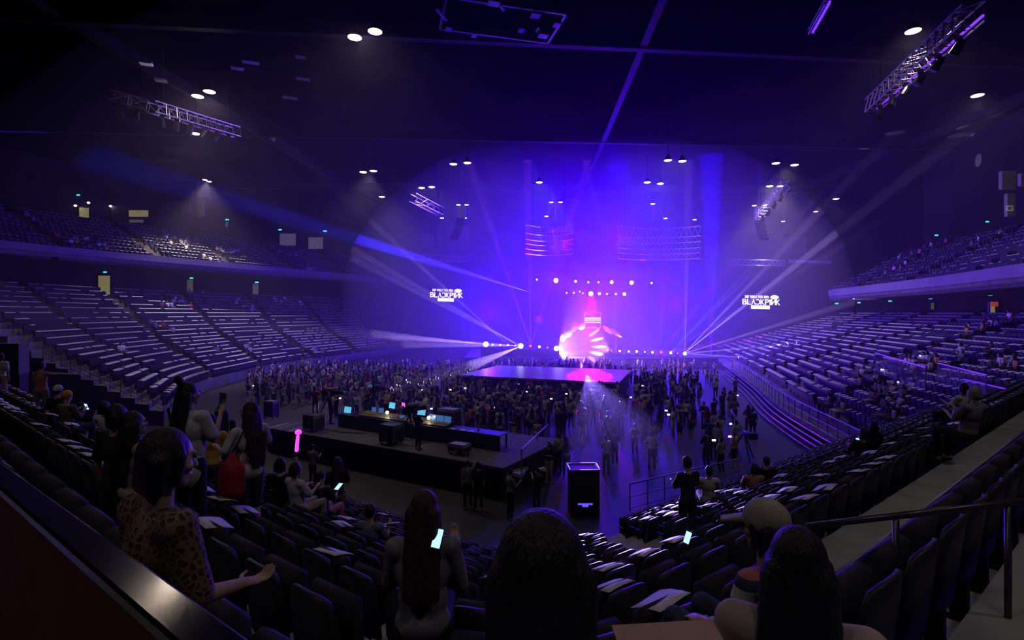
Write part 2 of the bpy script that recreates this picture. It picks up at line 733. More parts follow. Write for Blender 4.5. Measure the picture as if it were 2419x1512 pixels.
CLOTH = {
    'white': mat('white_cotton', (.74, .72, .74), .85, noise=.07, scale=14),
    'black': mat('black_cotton', (.016, .016, .02), .85, noise=.3, scale=14),
    'grey': mat('grey_cotton', (.24, .24, .26), .85, noise=.1, scale=14),
    'blue': mat('blue_grey_cotton', (.20, .25, .36), .85, noise=.1, scale=14),
    'pink': mat('salmon_pink_cotton', (.62, .26, .24), .85, noise=.1, scale=14),
    'red': mat('red_cotton', (.50, .035, .04), .85, noise=.1, scale=14),
    'yellow': mat('yellow_cotton', (.70, .42, .08), .85, noise=.1, scale=14),
    'denim': mat('dark_denim', (.035, .045, .085), .85, noise=.2, scale=20),
    'beige': mat('beige_cotton', (.56, .46, .38), .85, noise=.1, scale=14),
    'olive': mat('olive_cotton', (.14, .13, .09), .85, noise=.1, scale=14),
}
SHOE = mat('pale_shoe', (.3, .3, .3), .6, noise=.1)
STAND = dict(pel=(0, 0, .93), che=(0, .0, 1.27), kneeL=(-.10, .03, .49), kneeR=(.10, .03, .49), ankL=(-.11, -.02, .08), ankR=(.11, -.02, .08))
SIT = dict(pel=(0, -.02, .56), che=(0, -.05, .90), kneeL=(-.12, .42, .55), kneeR=(.12, .42, .55), ankL=(-.12, .40, .09), ankR=(.12, .40, .09))


class Pose:
    """joints of a figure 1.7 m tall that faces +Y; arms are given as elbow and wrist relative to the shoulder"""

    def __init__(s, base, lean=0.0, twist=0.0, head=(0, 0, 0), L=((-.05, -.02, -.28), (-.04, .05, -.52)), R=((.05, -.02, -.28), (.04, .05, -.52)), wide=1.0, **kw):
        s.b = dict(base)
        s.b.update(kw)
        g = {k: Vector(v) for k, v in s.b.items()}
        M = Euler((-lean, 0, twist)).to_matrix()
        s.M = M
        s.pel = g['pel']
        up = lambda v: s.pel + M @ Vector(v)
        h = (g['che'] - g['pel']).length
        s.abd = up((0, .01, h * .45))
        s.che = up((0, 0, h))
        s.neck = up((0, -.01, h + .17))
        s.headrot = M @ Euler(head).to_matrix()
        s.head = s.neck + M @ Vector((0, .01, .06)) + s.headrot @ Vector((0, .01, .105))
        s.shL, s.shR = up((-.165 * wide, -.01, h + .115)), up((.165 * wide, -.01, h + .115))
        s.elL, s.wrL = s.shL + M @ Vector(L[0]), s.shL + M @ Vector(L[1])
        s.elR, s.wrR = s.shR + M @ Vector(R[0]), s.shR + M @ Vector(R[1])
        s.hipL, s.hipR = s.pel + Vector((-.088, 0, -.03)), s.pel + Vector((.088, 0, -.03))
        s.g = g
        s.wide = wide

    def hand(s, mb, el, wr, side, det, curl=.5):
        d = (wr - el).normalized()
        lat = s.M @ Vector((side, 0, 0))
        nrm = d.cross(lat)
        if nrm.length < .2:
            nrm = d.cross(Vector((0, 1, 0)))
        nrm.normalize()
        lat = nrm.cross(d).normalized()
        pc = wr + d * .055
        R = Matrix((lat, nrm, d)).transposed()
        mb.ell(pc, (.040, .017, .055), R, 10, 8)
        mb.cap(wr - d * .02, wr + d * .03, .026, .025, 8)
        if det < 1:
            return
        for k, (o, ln) in enumerate(((-.028, .062), (-.010, .074), (.009, .070), (.026, .055))):
            a = pc + lat * o + d * .045
            b = a + (d * math.cos(curl * .6) + nrm * math.sin(curl * .6) * -1) * ln * .5
            c = b + (d * math.cos(curl * 1.7) - nrm * math.sin(curl * 1.7)) * ln * .55
            mb.cap(a, b, .0088, .0082, 7).cap(b, c, .0082, .0070, 7)
        t0 = pc - d * .025 - lat * .030
        t1 = t0 + (d * .6 - lat * .75 - nrm * .2).normalized() * .038
        t2 = t1 + (d * .9 - lat * .1 - nrm * .45).normalized() * .030
        mb.cap(t0, t1, .012, .0105, 7).cap(t1, t2, .010, .008, 7)

    def body(s, det=0):
        mb = MB()
        H = s.headrot
        at = lambda v: s.head + H @ Vector(v)
        mb.ell(s.head, (.074, .092, .108), H, 14, 10)
        mb.ell(at((0, .022, -.055)), (.056, .066, .064), H, 12, 8)
        if det:
            mb.ell(at((0, .064, -.096)), (.024, .022, .02), H, 8, 6)           # chin
            mb.cap(at((0, .086, .012)), at((0, .104, -.028)), .010, .014, 8)      # nose
            mb.ell(at((0, .103, -.031)), (.017, .012, .010), H, 8, 6)
            mb.ell(at((0, .088, -.060)), (.024, .013, .008), H, 8, 6)            # lips
            mb.ell(at((0, .085, -.071)), (.020, .013, .008), H, 8, 6)
            for q in (-1, 1):
                mb.ell(at((q * .033, .078, .030)), (.024, .012, .009), H, 8, 6)   # brow
                mb.ell(at((q * .042, .060, -.025)), (.026, .022, .022), H, 8, 6)  # cheek
                mb.ell(at((q * .074, -.005, -.008)), (.010, .020, .032), H, 8, 6)  # ear
        mb.cap(s.neck + s.M @ Vector((0, 0, -.06)), s.head + H @ Vector((0, -.015, -.05)), .056, .050, 12)
        w = s.wide
        mb.ell(s.che + s.M @ Vector((0, 0, .0)), (.148 * w, .098, .17), s.M, 14, 10)
        mb.ell(s.abd, (.122 * w, .088, .19), s.M, 14, 10)
        mb.ell(s.pel, (.148 * w, .102, .12), None, 14, 10)
        for sh, el, wr, q in ((s.shL, s.elL, s.wrL, -1), (s.shR, s.elR, s.wrR, 1)):
            mb.cap(s.che + s.M @ Vector((q * .07, 0, .09)), sh, .062, .052, 10)
            mb.cap(sh, el, .046, .037, 10).cap(el, wr, .037, .025, 10)
            s.hand(mb, el, wr, q, det)
        g = s.g
        for hip, kn, an in ((s.hipL, g['kneeL'], g['ankL']), (s.hipR, g['kneeR'], g['ankR'])):
            mb.cap(hip, kn, .082, .052, 10).cap(kn, kn.lerp(an, .4), .051, .050, 10).cap(kn.lerp(an, .4), an, .050, .034, 10)
            mb.cap(an + Vector((0, -.02, -.035)), an + Vector((0, .13, -.045)), .036, .028, 8)
        return mb

    def top(s, sleeve=.7, hem=.0, puff=.016, nosl=False):
        mb = MB()
        w = s.wide
        mb.ell(s.che + s.M @ Vector((0, 0, -.01)), (.148 * w + puff, .098 + puff, .17 + puff * .7), s.M, 16, 12)
        mb.ell(s.abd, (.128 * w + puff, .096 + puff, .20), s.M, 16, 12)
        mb.ell(s.pel + Vector((0, 0, .03 - hem)), (.146 * w + puff, .104 + puff, .10 + hem), None, 16, 12)
        for sh, el, wr, q in ((s.shL, s.elL, s.wrL, -1), (s.shR, s.elR, s.wrR, 1)):
            sp = min(puff, .017)
            mb.cap(s.che + s.M @ Vector((q * .07, 0, .085)), sh, .062 + sp, .054 + sp, 12)
            if not nosl:
                if sleeve <= 1:
                    mb.cap(sh, sh.lerp(el, sleeve), .05 + sp, .047 + sp * 1.3, 12)
                else:
                    mb.cap(sh, el, .05 + sp, .042 + sp, 12).cap(el, el.lerp(wr, sleeve - 1), .042 + sp, .032 + sp, 12)
        return mb

    def legs(s, ln=2.0, puff=.013, skirt=False):
        mb = MB()
        g = s.g
        mb.ell(s.pel + Vector((0, 0, -.02)), (.150 * s.wide + puff, .106 + puff, .115), None, 16, 12)
        for hip, kn, an in ((s.hipL, g['kneeL'], g['ankL']), (s.hipR, g['kneeR'], g['ankR'])):
            f = 1.35 if skirt else 1.0
            if ln <= 1:
                mb.cap(hip, hip.lerp(kn, ln), .084 * f + puff, (.062 if not skirt else .10) + puff, 12)
            else:
                mb.cap(hip, kn, .084 + puff, .054 + puff, 12).cap(kn, kn.lerp(an, ln - 1), .055 + puff, .040 + puff, 12)
        return mb

    def shoes(s):
        mb = MB()
        for an in (s.g['ankL'], s.g['ankR']):
            mb.cap(an + Vector((0, -.03, -.035)), an + Vector((0, .14, -.045)), .045, .036, 10)
        return mb

    def hair(s, kind='short'):
        mb = MB()
        H = s.headrot
        at = lambda v: s.head + H @ Vector(v)
        mb.ell(at((0, -.020, .024)), (.087, .094, .105), H, 16, 12)
        mb.ell(at((0, -.034, -.022)), (.082, .074, .086), H, 14, 10)
        if kind == 'long':
            for x in (-.055, 0, .055):
                mb.cap(at((x, -.055, -.02)), s.neck + s.M @ Vector((x * 1.3, -.125, -.30)), .056, .044, 10)
            for x in (-.075, .075):
                mb.cap(at((x, .0, .0)), s.neck + s.M @ Vector((x * 1.25, -.04, -.10)), .030, .040, 10)
        if kind == 'bob':
            for x in (-.06, -.02, .02, .06):
                mb.cap(at((x, -.05, 0)), at((x * 1.1, -.05, -.10)), .046, .038, 10)
            for x in (-.07, .07):
                mb.cap(at((x, .015, .02)), at((x * 1.05, .012, -.075)), .026, .022, 8)
        if kind in ('bun', 'high'):
            mb.cap(at((0, -.07, .10)), at((0, -.10, .16)), .036, .042, 10)
        if kind == 'tail':
            mb.cap(at((0, -.09, .04)), at((0, -.15, .02)), .030, .034, 8).cap(at((0, -.15, .02)), at((0, -.14, -.22)), .036, .016, 8)
        return mb

    def hat(s, brim=True):
        mb = MB()
        H = s.headrot
        at = lambda v: s.head + H @ Vector(v)
        mb.ell(at((0, -.012, .040)), (.096, .112, .098), H, 18, 12)
        if brim:
            for x in (-.05, -.025, 0, .025, .05):
                mb.cap(at((x, .07, .030)), at((x * .95, .215 - abs(x) * .55, -.004)), .019, .011, 8)
            mb.ell(at((0, -.012, .138)), (.012, .012, .008), H, 8, 6)
        return mb


PEOPLE_N = 0


def person(pose, label, loc, rz, height=1.68, top='white', bottom='denim', hair='short', sleeve=.7, hem=0, ln=2.0, skirt=False, vs=.014, det=1, skin=SKIN2, hairm=None, group=None, hat=None, eyes=True, topm=None, nosl=False, puff=.016):
    """a figure with its own meshes"""
    r = obj_of('person', vox('body', pose.body(det), vs * (.62 if det > 1 else 1), skin, 2))
    tag(r, label, 'person', group)
    r.location = loc
    r.rotation_euler = (0, 0, rz)
    k = height / 1.70
    r.scale = (k, k, k)
    obj_of('shirt', vox('shirt', pose.top(sleeve, hem, puff, nosl), vs, topm or CLOTH[top], 3), r)
    obj_of('skirt' if skirt else 'trousers', vox('trousers', pose.legs(ln, skirt=skirt), vs * 1.2, CLOTH[bottom], 3), r)
    if hair:
        obj_of('hair', vox('hair', pose.hair(hair), vs, hairm or HAIR, 3), r)
    if hat:
        obj_of('cap', vox('cap', pose.hat(hat[1]), vs * .8, hat[0], 2), r)
    for an in ('ankL', 'ankR'):
        a = pose.g[an]
        mb = MB(); mb.cap(a + Vector((0, -.03, -.035)), a + Vector((0, .14, -.045)), .045, .036, 10)
        o = mb.build('shoe', SHOE, r, True)
    if eyes and det:
        for q in (-1, 1):
            mb = MB(); mb.ell(pose.head + pose.headrot @ Vector((q * .034, .084, .012)), (.013, .008, .007), pose.headrot, 8, 6)
            mb.build('eye', EYE_M, r, True)
    return r


def mesh_set(pose, vs=.035, sleeve=.7, hem=0, ln=2.0, hair='short', skirt=False):
    return dict(body=vox('body', pose.body(1), vs, SKIN, 1), shirt=vox('shirt', pose.top(sleeve, hem), vs, CLOTH['white'], 1), trousers=vox('trousers', pose.legs(ln, skirt=skirt), vs, CLOTH['denim'], 1), hair=vox('hair', pose.hair(hair), vs, HAIR, 1))


UPARM = ((-.10, .10, .16), (-.02, .20, .38))
SETS_STAND = [
    mesh_set(Pose(STAND, L=((-.06, -.02, -.28), (-.05, .06, -.53)), R=((.06, -.02, -.28), (.05, .06, -.53))), hair='long'),
    mesh_set(Pose(STAND, lean=-.08, L=((-.04, .08, -.26), (.05, .30, -.16)), R=((.04, .08, -.26), (-.05, .30, -.14)), head=(-.35, 0, 0)), hair='short'),
    mesh_set(Pose(STAND, L=((-.06, -.02, -.28), (-.05, .05, -.53)), R=((.10, .12, .12), (.0, .22, .34))), hair='short', ln=1.0),
    mesh_set(Pose(STAND, L=((-.10, .05, -.25), (.12, .16, -.28)), R=((.10, .05, -.25), (-.12, .18, -.26)), kneeL=(-.12, .06, .49)), hair='bob', sleeve=1.0),
    mesh_set(Pose(STAND, twist=.35, L=((-.12, -.02, -.24), (-.02, .12, -.38)), R=((.05, .0, -.28), (.05, .10, -.52)), kneeR=(.12, .12, .50), ankR=(.12, .10, .08)), hair='long', sleeve=1.7, ln=.55, skirt=True),
]
SETS_SIT = [
    mesh_set(Pose(SIT, lean=.10, L=((-.06, .06, -.27), (.03, .30, -.28)), R=((.06, .06, -.27), (-.03, .30, -.28)), head=(-.4, 0, 0)), hair='long'),
    mesh_set(Pose(SIT, lean=-.12, L=((-.08, .0, -.28), (-.02, .24, -.36)), R=((.08, .0, -.28), (.02, .24, -.36))), hair='short'),
    mesh_set(Pose(SIT, lean=-.30, L=((-.05, .12, -.24), (.06, .34, -.18)), R=((.05, .12, -.24), (-.06, .34, -.16)), head=(-.2, 0, .4)), hair='bob', sleeve=1.0),
]
TOPS = ['white'] * 9 + ['grey'] * 4 + ['black'] * 6 + ['pink'] * 3 + ['red'] * 1 + ['blue'] * 3 + ['beige'] * 3 + ['yellow'] * 1
BOTS = ['denim'] * 5 + ['black'] * 5 + ['grey'] * 2 + ['white'] + ['beige']
WORD = {'white': 'white', 'grey': 'grey', 'black': 'black', 'pink': 'salmon pink', 'red': 'red', 'blue': 'blue grey', 'beige': 'beige', 'yellow': 'yellow'}


def copy_person(st, loc, rz, top, bottom, h=1.68):
    r = obj_of('person', st['body'])
    r.location = loc
    r.rotation_euler = (0, 0, rz)
    k = h / 1.7
    r.scale = (k, k, k)
    for nm, mm in (('shirt', CLOTH[top]), ('trousers', CLOTH[bottom]), ('hair', HAIR)):
        o = obj_of(nm, st[nm], r)
        o.material_slots[0].link = 'OBJECT'
        o.material_slots[0].material = mm
    return r
# ================================================================ things on and around the floor
def hit(line, px):
    """where the vertical plane through photo column px meets a plan line"""
    k = (px - CX) / F
    for a, b in zip(line[:-1], line[1:]):
        fa, fb = a.x - k * a.y, b.x - k * b.y
        if fa * fb <= 0 and abs(fa - fb) > 1e-9 and a.y > 0:
            return a.lerp(b, fa / (fa - fb))
    return None


def prop(name, label, cat, parts, loc=(0, 0, 0), rz=0.0, group=None):
    """parts: (name, MB, material[, smooth[, bevel]])"""
    t = thing(name, label, cat, loc, rz, group)
    for p in parts:
        p[1].build(p[0], p[2], t, p[3] if len(p) > 3 else False, p[4] if len(p) > 4 else 0)
    return t


# ---------------------------------------------------------------- control platform
NL, NR = G(628, 1010, 1.2), G(1190, 1106, 1.2)
PU = (NR - NL).normalized(); PL = (NR - NL).length
PN = Vector((-PU.y, PU.x, 0))
PANG = math.atan2(PU.y, PU.x)


def pf(s, n, z=1.2):
    v = NL + PU * s + PN * n
    v.z = z
    return v


def desk_at(px, n, z):
    k = (px - CX) / F
    o = NL + PN * n
    s = (k * o.y - o.x) / (PU.x - k * PU.y)
    return pf(s, n, z)


t = thing('control_platform', 'long dark carpeted platform under the lit mixing desks', 'platform', NL, PANG)
GAP = .02
for k in range(4):
    w = PL / 4
    mb = MB(); mb.box((w * (k + .5), 2.6, -.05), (w - GAP, 5.2, .1)); mb.build('deck_panel', DECKM, t)
mb = MB(); mb.box((PL / 2, 2.6, -.66), (PL - .1, 5.1, 1.08)); mb.build('skirt', mat('black_skirt_cloth', (.012, .012, .015), .9, noise=.3), t)
mb = MB(); mb.poly_tube([(2.2, .9, .012), (3.0, 1.25, .012), (4.2, 1.1, .012), (5.3, 1.5, .012)], .02, 6); tag(mb.build('cable_run', BLACK, None), None); o = COL.objects['cable_run']; o.location = NL; o.rotation_euler = (0, 0, PANG); tag(o, 'black cable lying across the platform deck', 'cable')
# desk row
DN, DZ = 2.0, 1.2 + .66
s0 = desk_at(800, DN, DZ); s1 = desk_at(1182, DN, DZ)
L = (s1 - s0).length
TBL = mat('black_table_top', (.02, .02, .024), .5, noise=.2)
t = thing('desk', 'long black trestle desk carrying the mixing consoles', 'desk', (s0.x, s0.y, 1.2), PANG)
mb = MB(); mb.box((L / 2, .35, .64), (L, .8, .04)); mb.build('desk_top', TBL, t, bevel=.01)
mb = MB(); mb.box((L / 2, -.03, .31), (L, .02, .62)); mb.build('modesty_cloth', SKIRTM if 'SKIRTM' in globals() else BLACK, t)
for x in (.1, L * .25, L * .5, L * .75, L - .1):
    for y in (.05, .65):
        mb = MB(); mb.bar((x, y, 0), (x, y, .62), .05); mb.build('leg', BLACKM, t)
CONSB = mat('console_body', (.05, .05, .06), .4, noise=.1)
CONSL = mat('console_lit_surface', (.10, .065, .04), .5, noise=.6, scale=40, emit=.025, ecol=(1, .55, .2))
SCRC = mat('screen_cyan', (.05, .2, .3), .3, noise=.3, scale=6, emit=.9, ecol=(.12, .55, .9))
SCRBL = mat('screen_blue', (.03, .08, .2), .3, noise=.3, scale=6, emit=.35, ecol=(.08, .30, .85))
SCRM = mat('screen_magenta', (.3, .0, .3), .3, noise=.3, scale=6, emit=1.6, ecol=(1, .08, .9))
GLOW = mat('desk_lamp_glow', (1, .95, .8), .3, noise=0, emit=9, ecol=(1, .93, .7))
FRAMEM = mat('screen_frame', (.02, .02, .022), .4, noise=.1)


def console(px, w, label):
    p = desk_at(px, DN + .18, DZ)
    b = MB(); b.add([(-w / 2, -.12, 0), (w / 2, -.12, 0), (w / 2, .5, 0), (-w / 2, .5, 0), (-w / 2, -.12, .05), (w / 2, -.12, .05), (w / 2, .5, .20), (-w / 2, .5, .20)],
                    [(3, 2, 1, 0), (4, 5, 6, 7), (0, 1, 5, 4), (1, 2, 6, 5), (2, 3, 7, 6), (3, 0, 4, 7)])
    f = MB(); k = .035
    f.add([(-w / 2 + k, -.08, .062), (w / 2 - k, -.08, .062), (w / 2 - k, .46, .193), (-w / 2 + k, .46, .193), (-w / 2 + k, -.08, .07), (w / 2 - k, -.08, .07), (w / 2 - k, .46, .20), (-w / 2 + k, .46, .20)],
          [(3, 2, 1, 0), (4, 5, 6, 7), (0, 1, 5, 4), (1, 2, 6, 5), (2, 3, 7, 6), (3, 0, 4, 7)])
    t = prop('mixing_console', label, 'console', [('console_body', b, CONSB), ('fader_surface', f, CONSL)], p, PANG)
    n = int(w / .11)
    for q in range(n):
        x = -w / 2 + .07 + (w - .14) * q / max(n - 1, 1)
        g = MB(); g.box((x, .0 + .12 * ((q * 7) % 5) / 5, .115 + .025 * ((q * 7) % 5) / 5), (.03, .05, .03)); g.build('fader', GREYM, t)


def monitor(px, w, h, m, label, n=.62, stand=.12, laptop=False):
    p = desk_at(px, DN + n, DZ)
    T = Matrix.Rotation(-.18, 3, 'X')
    t = thing('laptop' if laptop else 'monitor', label, 'laptop' if laptop else 'monitor', p, PANG + random.uniform(-.1, .1))
    z = stand + h / 2
    b = MB(); b.box((0, 0, z), (w, .03, h), T); b.build('lid' if laptop else 'monitor_frame', FRAMEM, t, bevel=.006)
    b = MB(); b.box((0, -.017, z), (w * .93, .006, h * .9), T); b.build('screen', m, t)
    b = MB()
    if laptop:
        b.box((0, -.13, .012), (w, .26, .024)); b.build('keyboard_base', FRAMEM, t, bevel=.005)
    else:
        b.box((0, .03, .01), (w * .5, .2, .02)).bar((0, .04, .0), (0, .03, z), .05); b.build('monitor_stand', FRAMEM, t)


def desk_lamp(px, label):
    p = desk_at(px, DN + .45, DZ)
    a = MB(); a.tube((0, 0, 0), (0, 0, .02), .06, .06, 12).poly_tube([(0, 0, .02), (0, .02, .22), (0, -.03, .32), (0, -.08, .30)], .009, 6)
    g = MB(); g.ell((0, -.10, .285), (.085, .085, .085), n=12)
    prop('desk_lamp', label, 'lamp', [('gooseneck', a, BLACKM), ('bulb', g, GLOW, True)], p, PANG)
    return p


console(868, 1.1, 'mixing console with amber lit faders, second from the left end of the desk')
console(915, 1.6, 'wide mixing console with amber faders under the left desk lamp')
console(1018, 1.9, 'widest mixing console, amber lit below the row of three blue monitors')
console(955, .8, 'small mixing console right beside the covered camera')
monitor(822, .55, .34, SCRC, 'bright cyan laptop at the left end of the desk', .3, .02, True)
monitor(884, .34, .3, SCRBL, 'left blue monitor of the pair behind the left consoles')
monitor(901, .34, .3, SCRBL, 'right blue monitor of the pair behind the left consoles')
monitor(927, .45, .32, SCRC, 'raised cyan monitor with text lines behind the left desk lamp', .7, .42)
monitor(952, .42, .26, SCRBL, 'blue laptop open beside the small console', .3, .02, True)
monitor(996, .55, .38, SCRC, 'bright cyan monitor right of the covered camera', .75, .26)
for k, px in enumerate((1022, 1040, 1058)):
    monitor(px, .46, .34, SCRBL, '%s blue monitor of the row of three on the right console' % ('left', 'middle', 'right')[k], .5, .1)
lampA = desk_lamp(918, 'glaring desk lamp over the left wide console')
lampB = desk_lamp(1016, 'glaring desk lamp over the widest console')
for k, px in enumerate((1070, 1094, 1112)):
    p = desk_at(px, DN + .1, DZ)
    mb = MB(); mb.box((0, 0, .003), (.30, .22, .006)); o = mb.build('document', PAPER); o.location = p; o.rotation_euler = (0, 0, PANG + .2 * k - .2)
    tag(o, 'white document on the right end of the desk, %s from the left' % nth(k + 1), 'paper')
for k, px in enumerate((842, 851, 858, 940, 1130)):
    p = desk_at(px, DN + .3, DZ)
    mb = MB(); mb.lathe([(.03, 0), (.034, .02), (.034, .15), (.015, .19), (.015, .21)], n=10); o = mb.build('bottle', mat('clear_blue_bottle', (.35, .4, .6), .2, noise=0), smooth=True); o.location = p
    tag(o, 'small pale water bottle, %s from the left on the desk' % nth(k + 1), 'bottle', 'bottles on the desk')


def flight_case(p, s, label, topm, rz=0.0):
    w, d, h = s
    b = MB(); b.box((0, 0, h / 2 + .06), (w, d, h - .12))
    l = MB(); l.box((0, 0, h + .02), (w, d, .10))
    t = prop('flight_case', label, 'case', [('case_body', b, BLACK, False, .015), ('lid', l, topm, False, .015)], p, PANG + rz)
    e = MB()
    for x in (-w / 2, w / 2):
        for y in (-d / 2, d / 2):
            e.bar((x, y, .06), (x, y, h + .07), .035)
    for z in (h - .04, h + .075):
        for y in (-d / 2, d / 2):
            e.bar((-w / 2, y, z), (w / 2, y, z), .03)
        for x in (-w / 2, w / 2):
            e.bar((x, -d / 2, z), (x, d / 2, z), .03)
    e.build('metal_edging', GREYM, t)
    g = MB(); g.box((0, -d / 2 - .012, h * .55), (w * .28, .02, .10)); g.build('handle', GREYM, t)
    for x in (-w * .4, w * .4):
        for y in (-d * .4, d * .4):
            c = MB(); c.tube((x, y - .02, .045), (x, y + .02, .045), .045, n=10); c.build('caster', BLACKM, t)


GREYT = mat('grey_case_lid', (.10, .10, .12), .5, noise=.2)
PALET = mat('pale_case_lid', (.55, .52, .52), .6, noise=.1)
flight_case(desk_at(741, .75, 1.2), (.78, .62, .72), 'black flight case near the left end of the platform', GREYT)
flight_case(desk_at(925, .7, 1.2), (.82, .66, .80), 'black flight case at the middle of the platform front edge', GREYT)
flight_case(desk_at(1085, .8, 1.2), (.78, .5, .36), 'low flight case with a pale lid near the right of the platform', PALET)
flight_case(desk_at(1062, 4.4, 1.2), (.95, .6, .95), 'tall flight case with a pale top behind the three blue monitors', PALET)
flight_case(desk_at(641, 1.6, 1.2), (.55, .5, .9), 'brownish case with a pale lid at the left end of the platform', PALET, .3)


def tv_camera(px, n, label, cover, finder, rz):
    p = desk_at(px, n, 1.2)
    t = thing('television_camera', label, 'camera', p, rz)
    for k in range(3):
        a = 2 * PI * k / 3 + .4
        mb = MB(); mb.tube((.05 * math.cos(a), .05 * math.sin(a), 1.18), (.55 * math.cos(a), .55 * math.sin(a), 0), .03, .022, 8); mb.build('tripod_leg', BLACKM, t)
    mb = MB(); mb.tube((0, 0, 1.10), (0, 0, 1.30), .08, n=10).bar((0, -.05, 1.28), (.25, -.55, 1.12), .03); mb.build('pan_head', BLACKM, t)
    mb = MB(); mb.box((0, 0, 1.47), (.26, .62, .30)); mb.build('camera_body', BLACK, t, bevel=.03)
    M = Matrix.Rotation(-PI / 2, 3, 'X')
    mb = MB(); mb.lathe([(.10, 0), (.10, .34), (.13, .44), (.13, .5)], (0, .3, 1.47), 14, M); mb.build('zoom_lens', BLACKM, t, True)
    mb = MB(); mb.box((0, -.26, 1.72), (.34, .1, .22)); mb.build('viewfinder', BLACK, t, bevel=.02)
    mb = MB(); mb.box((0, -.315, 1.72), (.28, .012, .17)); mb.build('screen', finder, t)
    mb = MB(); mb.ell((0, .05, 1.66), (.19, .42, .10)).ell((-.05, .25, 1.68), (.15, .3, .09)).ell((.03, -.12, 1.68), (.17, .2, .09)); o = obj_of('rain_cover', vox('rain_cover', mb, .03, cover, 2), t)
    mb = MB(); mb.ell((.0, .40, 1.66), (.02, .02, .02)); mb.build('tally_light', mat('red_tally', (1, .05, .02), .3, noise=0, emit=5, ecol=(1, .06, .02)), t)


COVER = mat('grey_rain_cover', (.24, .23, .20), .7, noise=.2)
tv_camera(775, 2.9, 'covered television camera with red tally at the left of the desk', mat('reddish_rain_cover', (.40, .14, .09), .7, noise=.2), SCRM, PANG - .9)
tv_camera(968, 1.3, 'covered television camera with a magenta viewfinder in the middle of the desk', COVER, SCRM, PANG - .35)
tv_camera(884, 5.0, 'dark television camera standing behind the left pair of blue monitors', BLACK, SCRBL, PANG)
# ramp at the right end
RA = MB()
a, b, c, d = G(1197, 1113, 1.0), G(1232, 1122, .9), G(1296, 1042, .15), G(1252, 1040, .15)
RA.add([a, b, c, d, a - Vector((0, 0, .12)), b - Vector((0, 0, .12)), c - Vector((0, 0, .12)), d - Vector((0, 0, .12))], [(0, 1, 2, 3), (7, 6, 5, 4), (4, 5, 1, 0), (5, 6, 2, 1), (6, 7, 3, 2), (7, 4, 0, 3)])
RR = MB(); up = Vector((0, 0, .95))
RR.poly_tube([b + up, b.lerp(c, .5) + up, c + up * .95], .035).tube(b, b + up, .03).tube(c, c + up * .95, .03).tube(b.lerp(c, .5), b.lerp(c, .5) + up, .03)
prop('ramp', 'violet lit ramp leading down from the right end of the platform', 'ramp', [('ramp_deck', RA, mat('ramp_plate', (.5, .48, .55), .5, noise=.1)), ('handrail', RR, GREYM)])
a = G(1228, 1040, 1.0)
t = prop('riser_block', 'low block with a violet lit top beside the ramp', 'platform', [('block_body', MB().box((0, 0, .45), (1.5, 1.1, .9)), BLACK), ('block_top', MB().box((0, 0, .93), (1.55, 1.15, .06)), mat('riser_top', (.6, .58, .64), .5, noise=.1))], (a.x, a.y, 0), -.1)

# black cabinet on the floor, right of centre
p = G(1378, 1212, 0)
c = MB(); c.box((0, 0, .80), (1.0, .8, 1.6))
e = MB(); e.bar((-.52, -.42, 1.62), (.52, -.42, 1.62), .04).bar((-.52, .42, 1.62), (.52, .42, 1.62), .04).bar((-.52, -.42, 1.62), (-.52, .42, 1.62), .04).bar((.52, -.42, 1.62), (.52, .42, 1.62), .04)  # pale edging put in so the top edge looks lit
l = MB(); l.box((0, -.415, .46), (.5, .03, .05)).box((0, -.415, .40), (.2, .03, .06))
prop('equipment_cabinet', 'tall black cabinet with a blue lit top rim standing on the floor', 'cabinet', [('cabinet_body', c, BLACK, False, .02), ('top_rim', e, GREYM), ('indicator_strip', l, mat('blue_indicator', (.05, .05, 1), .3, noise=0, emit=1.5, ecol=(.10, .06, 1)))], p, .03)

# ---------------------------------------------------------------- rails and barriers
def fence(name, label, cat, pts, h, n, bars, m, z=None, group=None):
    """posts, each a part, with level bars at the given heights (fractions of h)"""
    pts = [Vector(p) for p in pts]
    o = pts[0].copy()
    t = thing(name, label, cat, o, 0, group)
    q = resample(pts, n)
    for k, p in enumerate(q):
        mb = MB(); mb.tube(p - o, p - o + Vector((0, 0, h)), .022, n=6); mb.build('post', m, t)
    for k, b in enumerate(bars):
        mb = MB(); mb.poly_tube([p - o + Vector((0, 0, h * b)) for p in q], .030 if b == 1 else .016, 6); mb.build('top_rail' if b == 1 else 'bar', m, t)
    return t


fr = [p - o * 1.25 for p, o in zip(f0, RL[2])]
fr = [Vector((p.x, p.y, .75)) for p in fr if p.y < 60]
BRAIL = mat('blue_grey_rail', (.16, .16, .20), .35, metal=.5, noise=.1)
fence('guard_rail', 'long dark guard rail along the front walkway of the right stand', 'rail', fr, 1.05, 30, (1, .55, .12), BRAIL)
for k in range(4):
    q = [Vector((p.x, p.y, 0)) - o * (1.45 + .28 * k) for p, o in zip(f0, RL[2]) if p.y < 60]
    zt = .62 - .15 * k
    t = thing('bleacher_tread', 'folded bleacher step below the guard rail of the right stand, %s from the top' % nth(k + 1), 'step', q[0], 0, 'folded bleacher steps')
    mb = MB(); mb.poly_tube([v - q[0] + Vector((0, 0, zt)) for v in q], .05, 6); mb.build('nosing', BRAIL, t)
    mb = MB()
    mb.poly_tube([v - q[0] + Vector((0, 0, zt * .45)) for v in q], .02, 5)
    mb.build('support_frame', BLACKM, t)
ends = [LL[2][0], LL[0][0][0]]
lp = [Vector((LL[1][i][0].x, LL[1][i][0].y, zl[i])) + Vector((.25, -.35, 0)) for i in range(0, 10)]
fence('guard_rail', 'stepped guard rail down the near end of the left stand', 'rail', lp, 1.0, 12, (1, .7, .4, .15), RAILM)
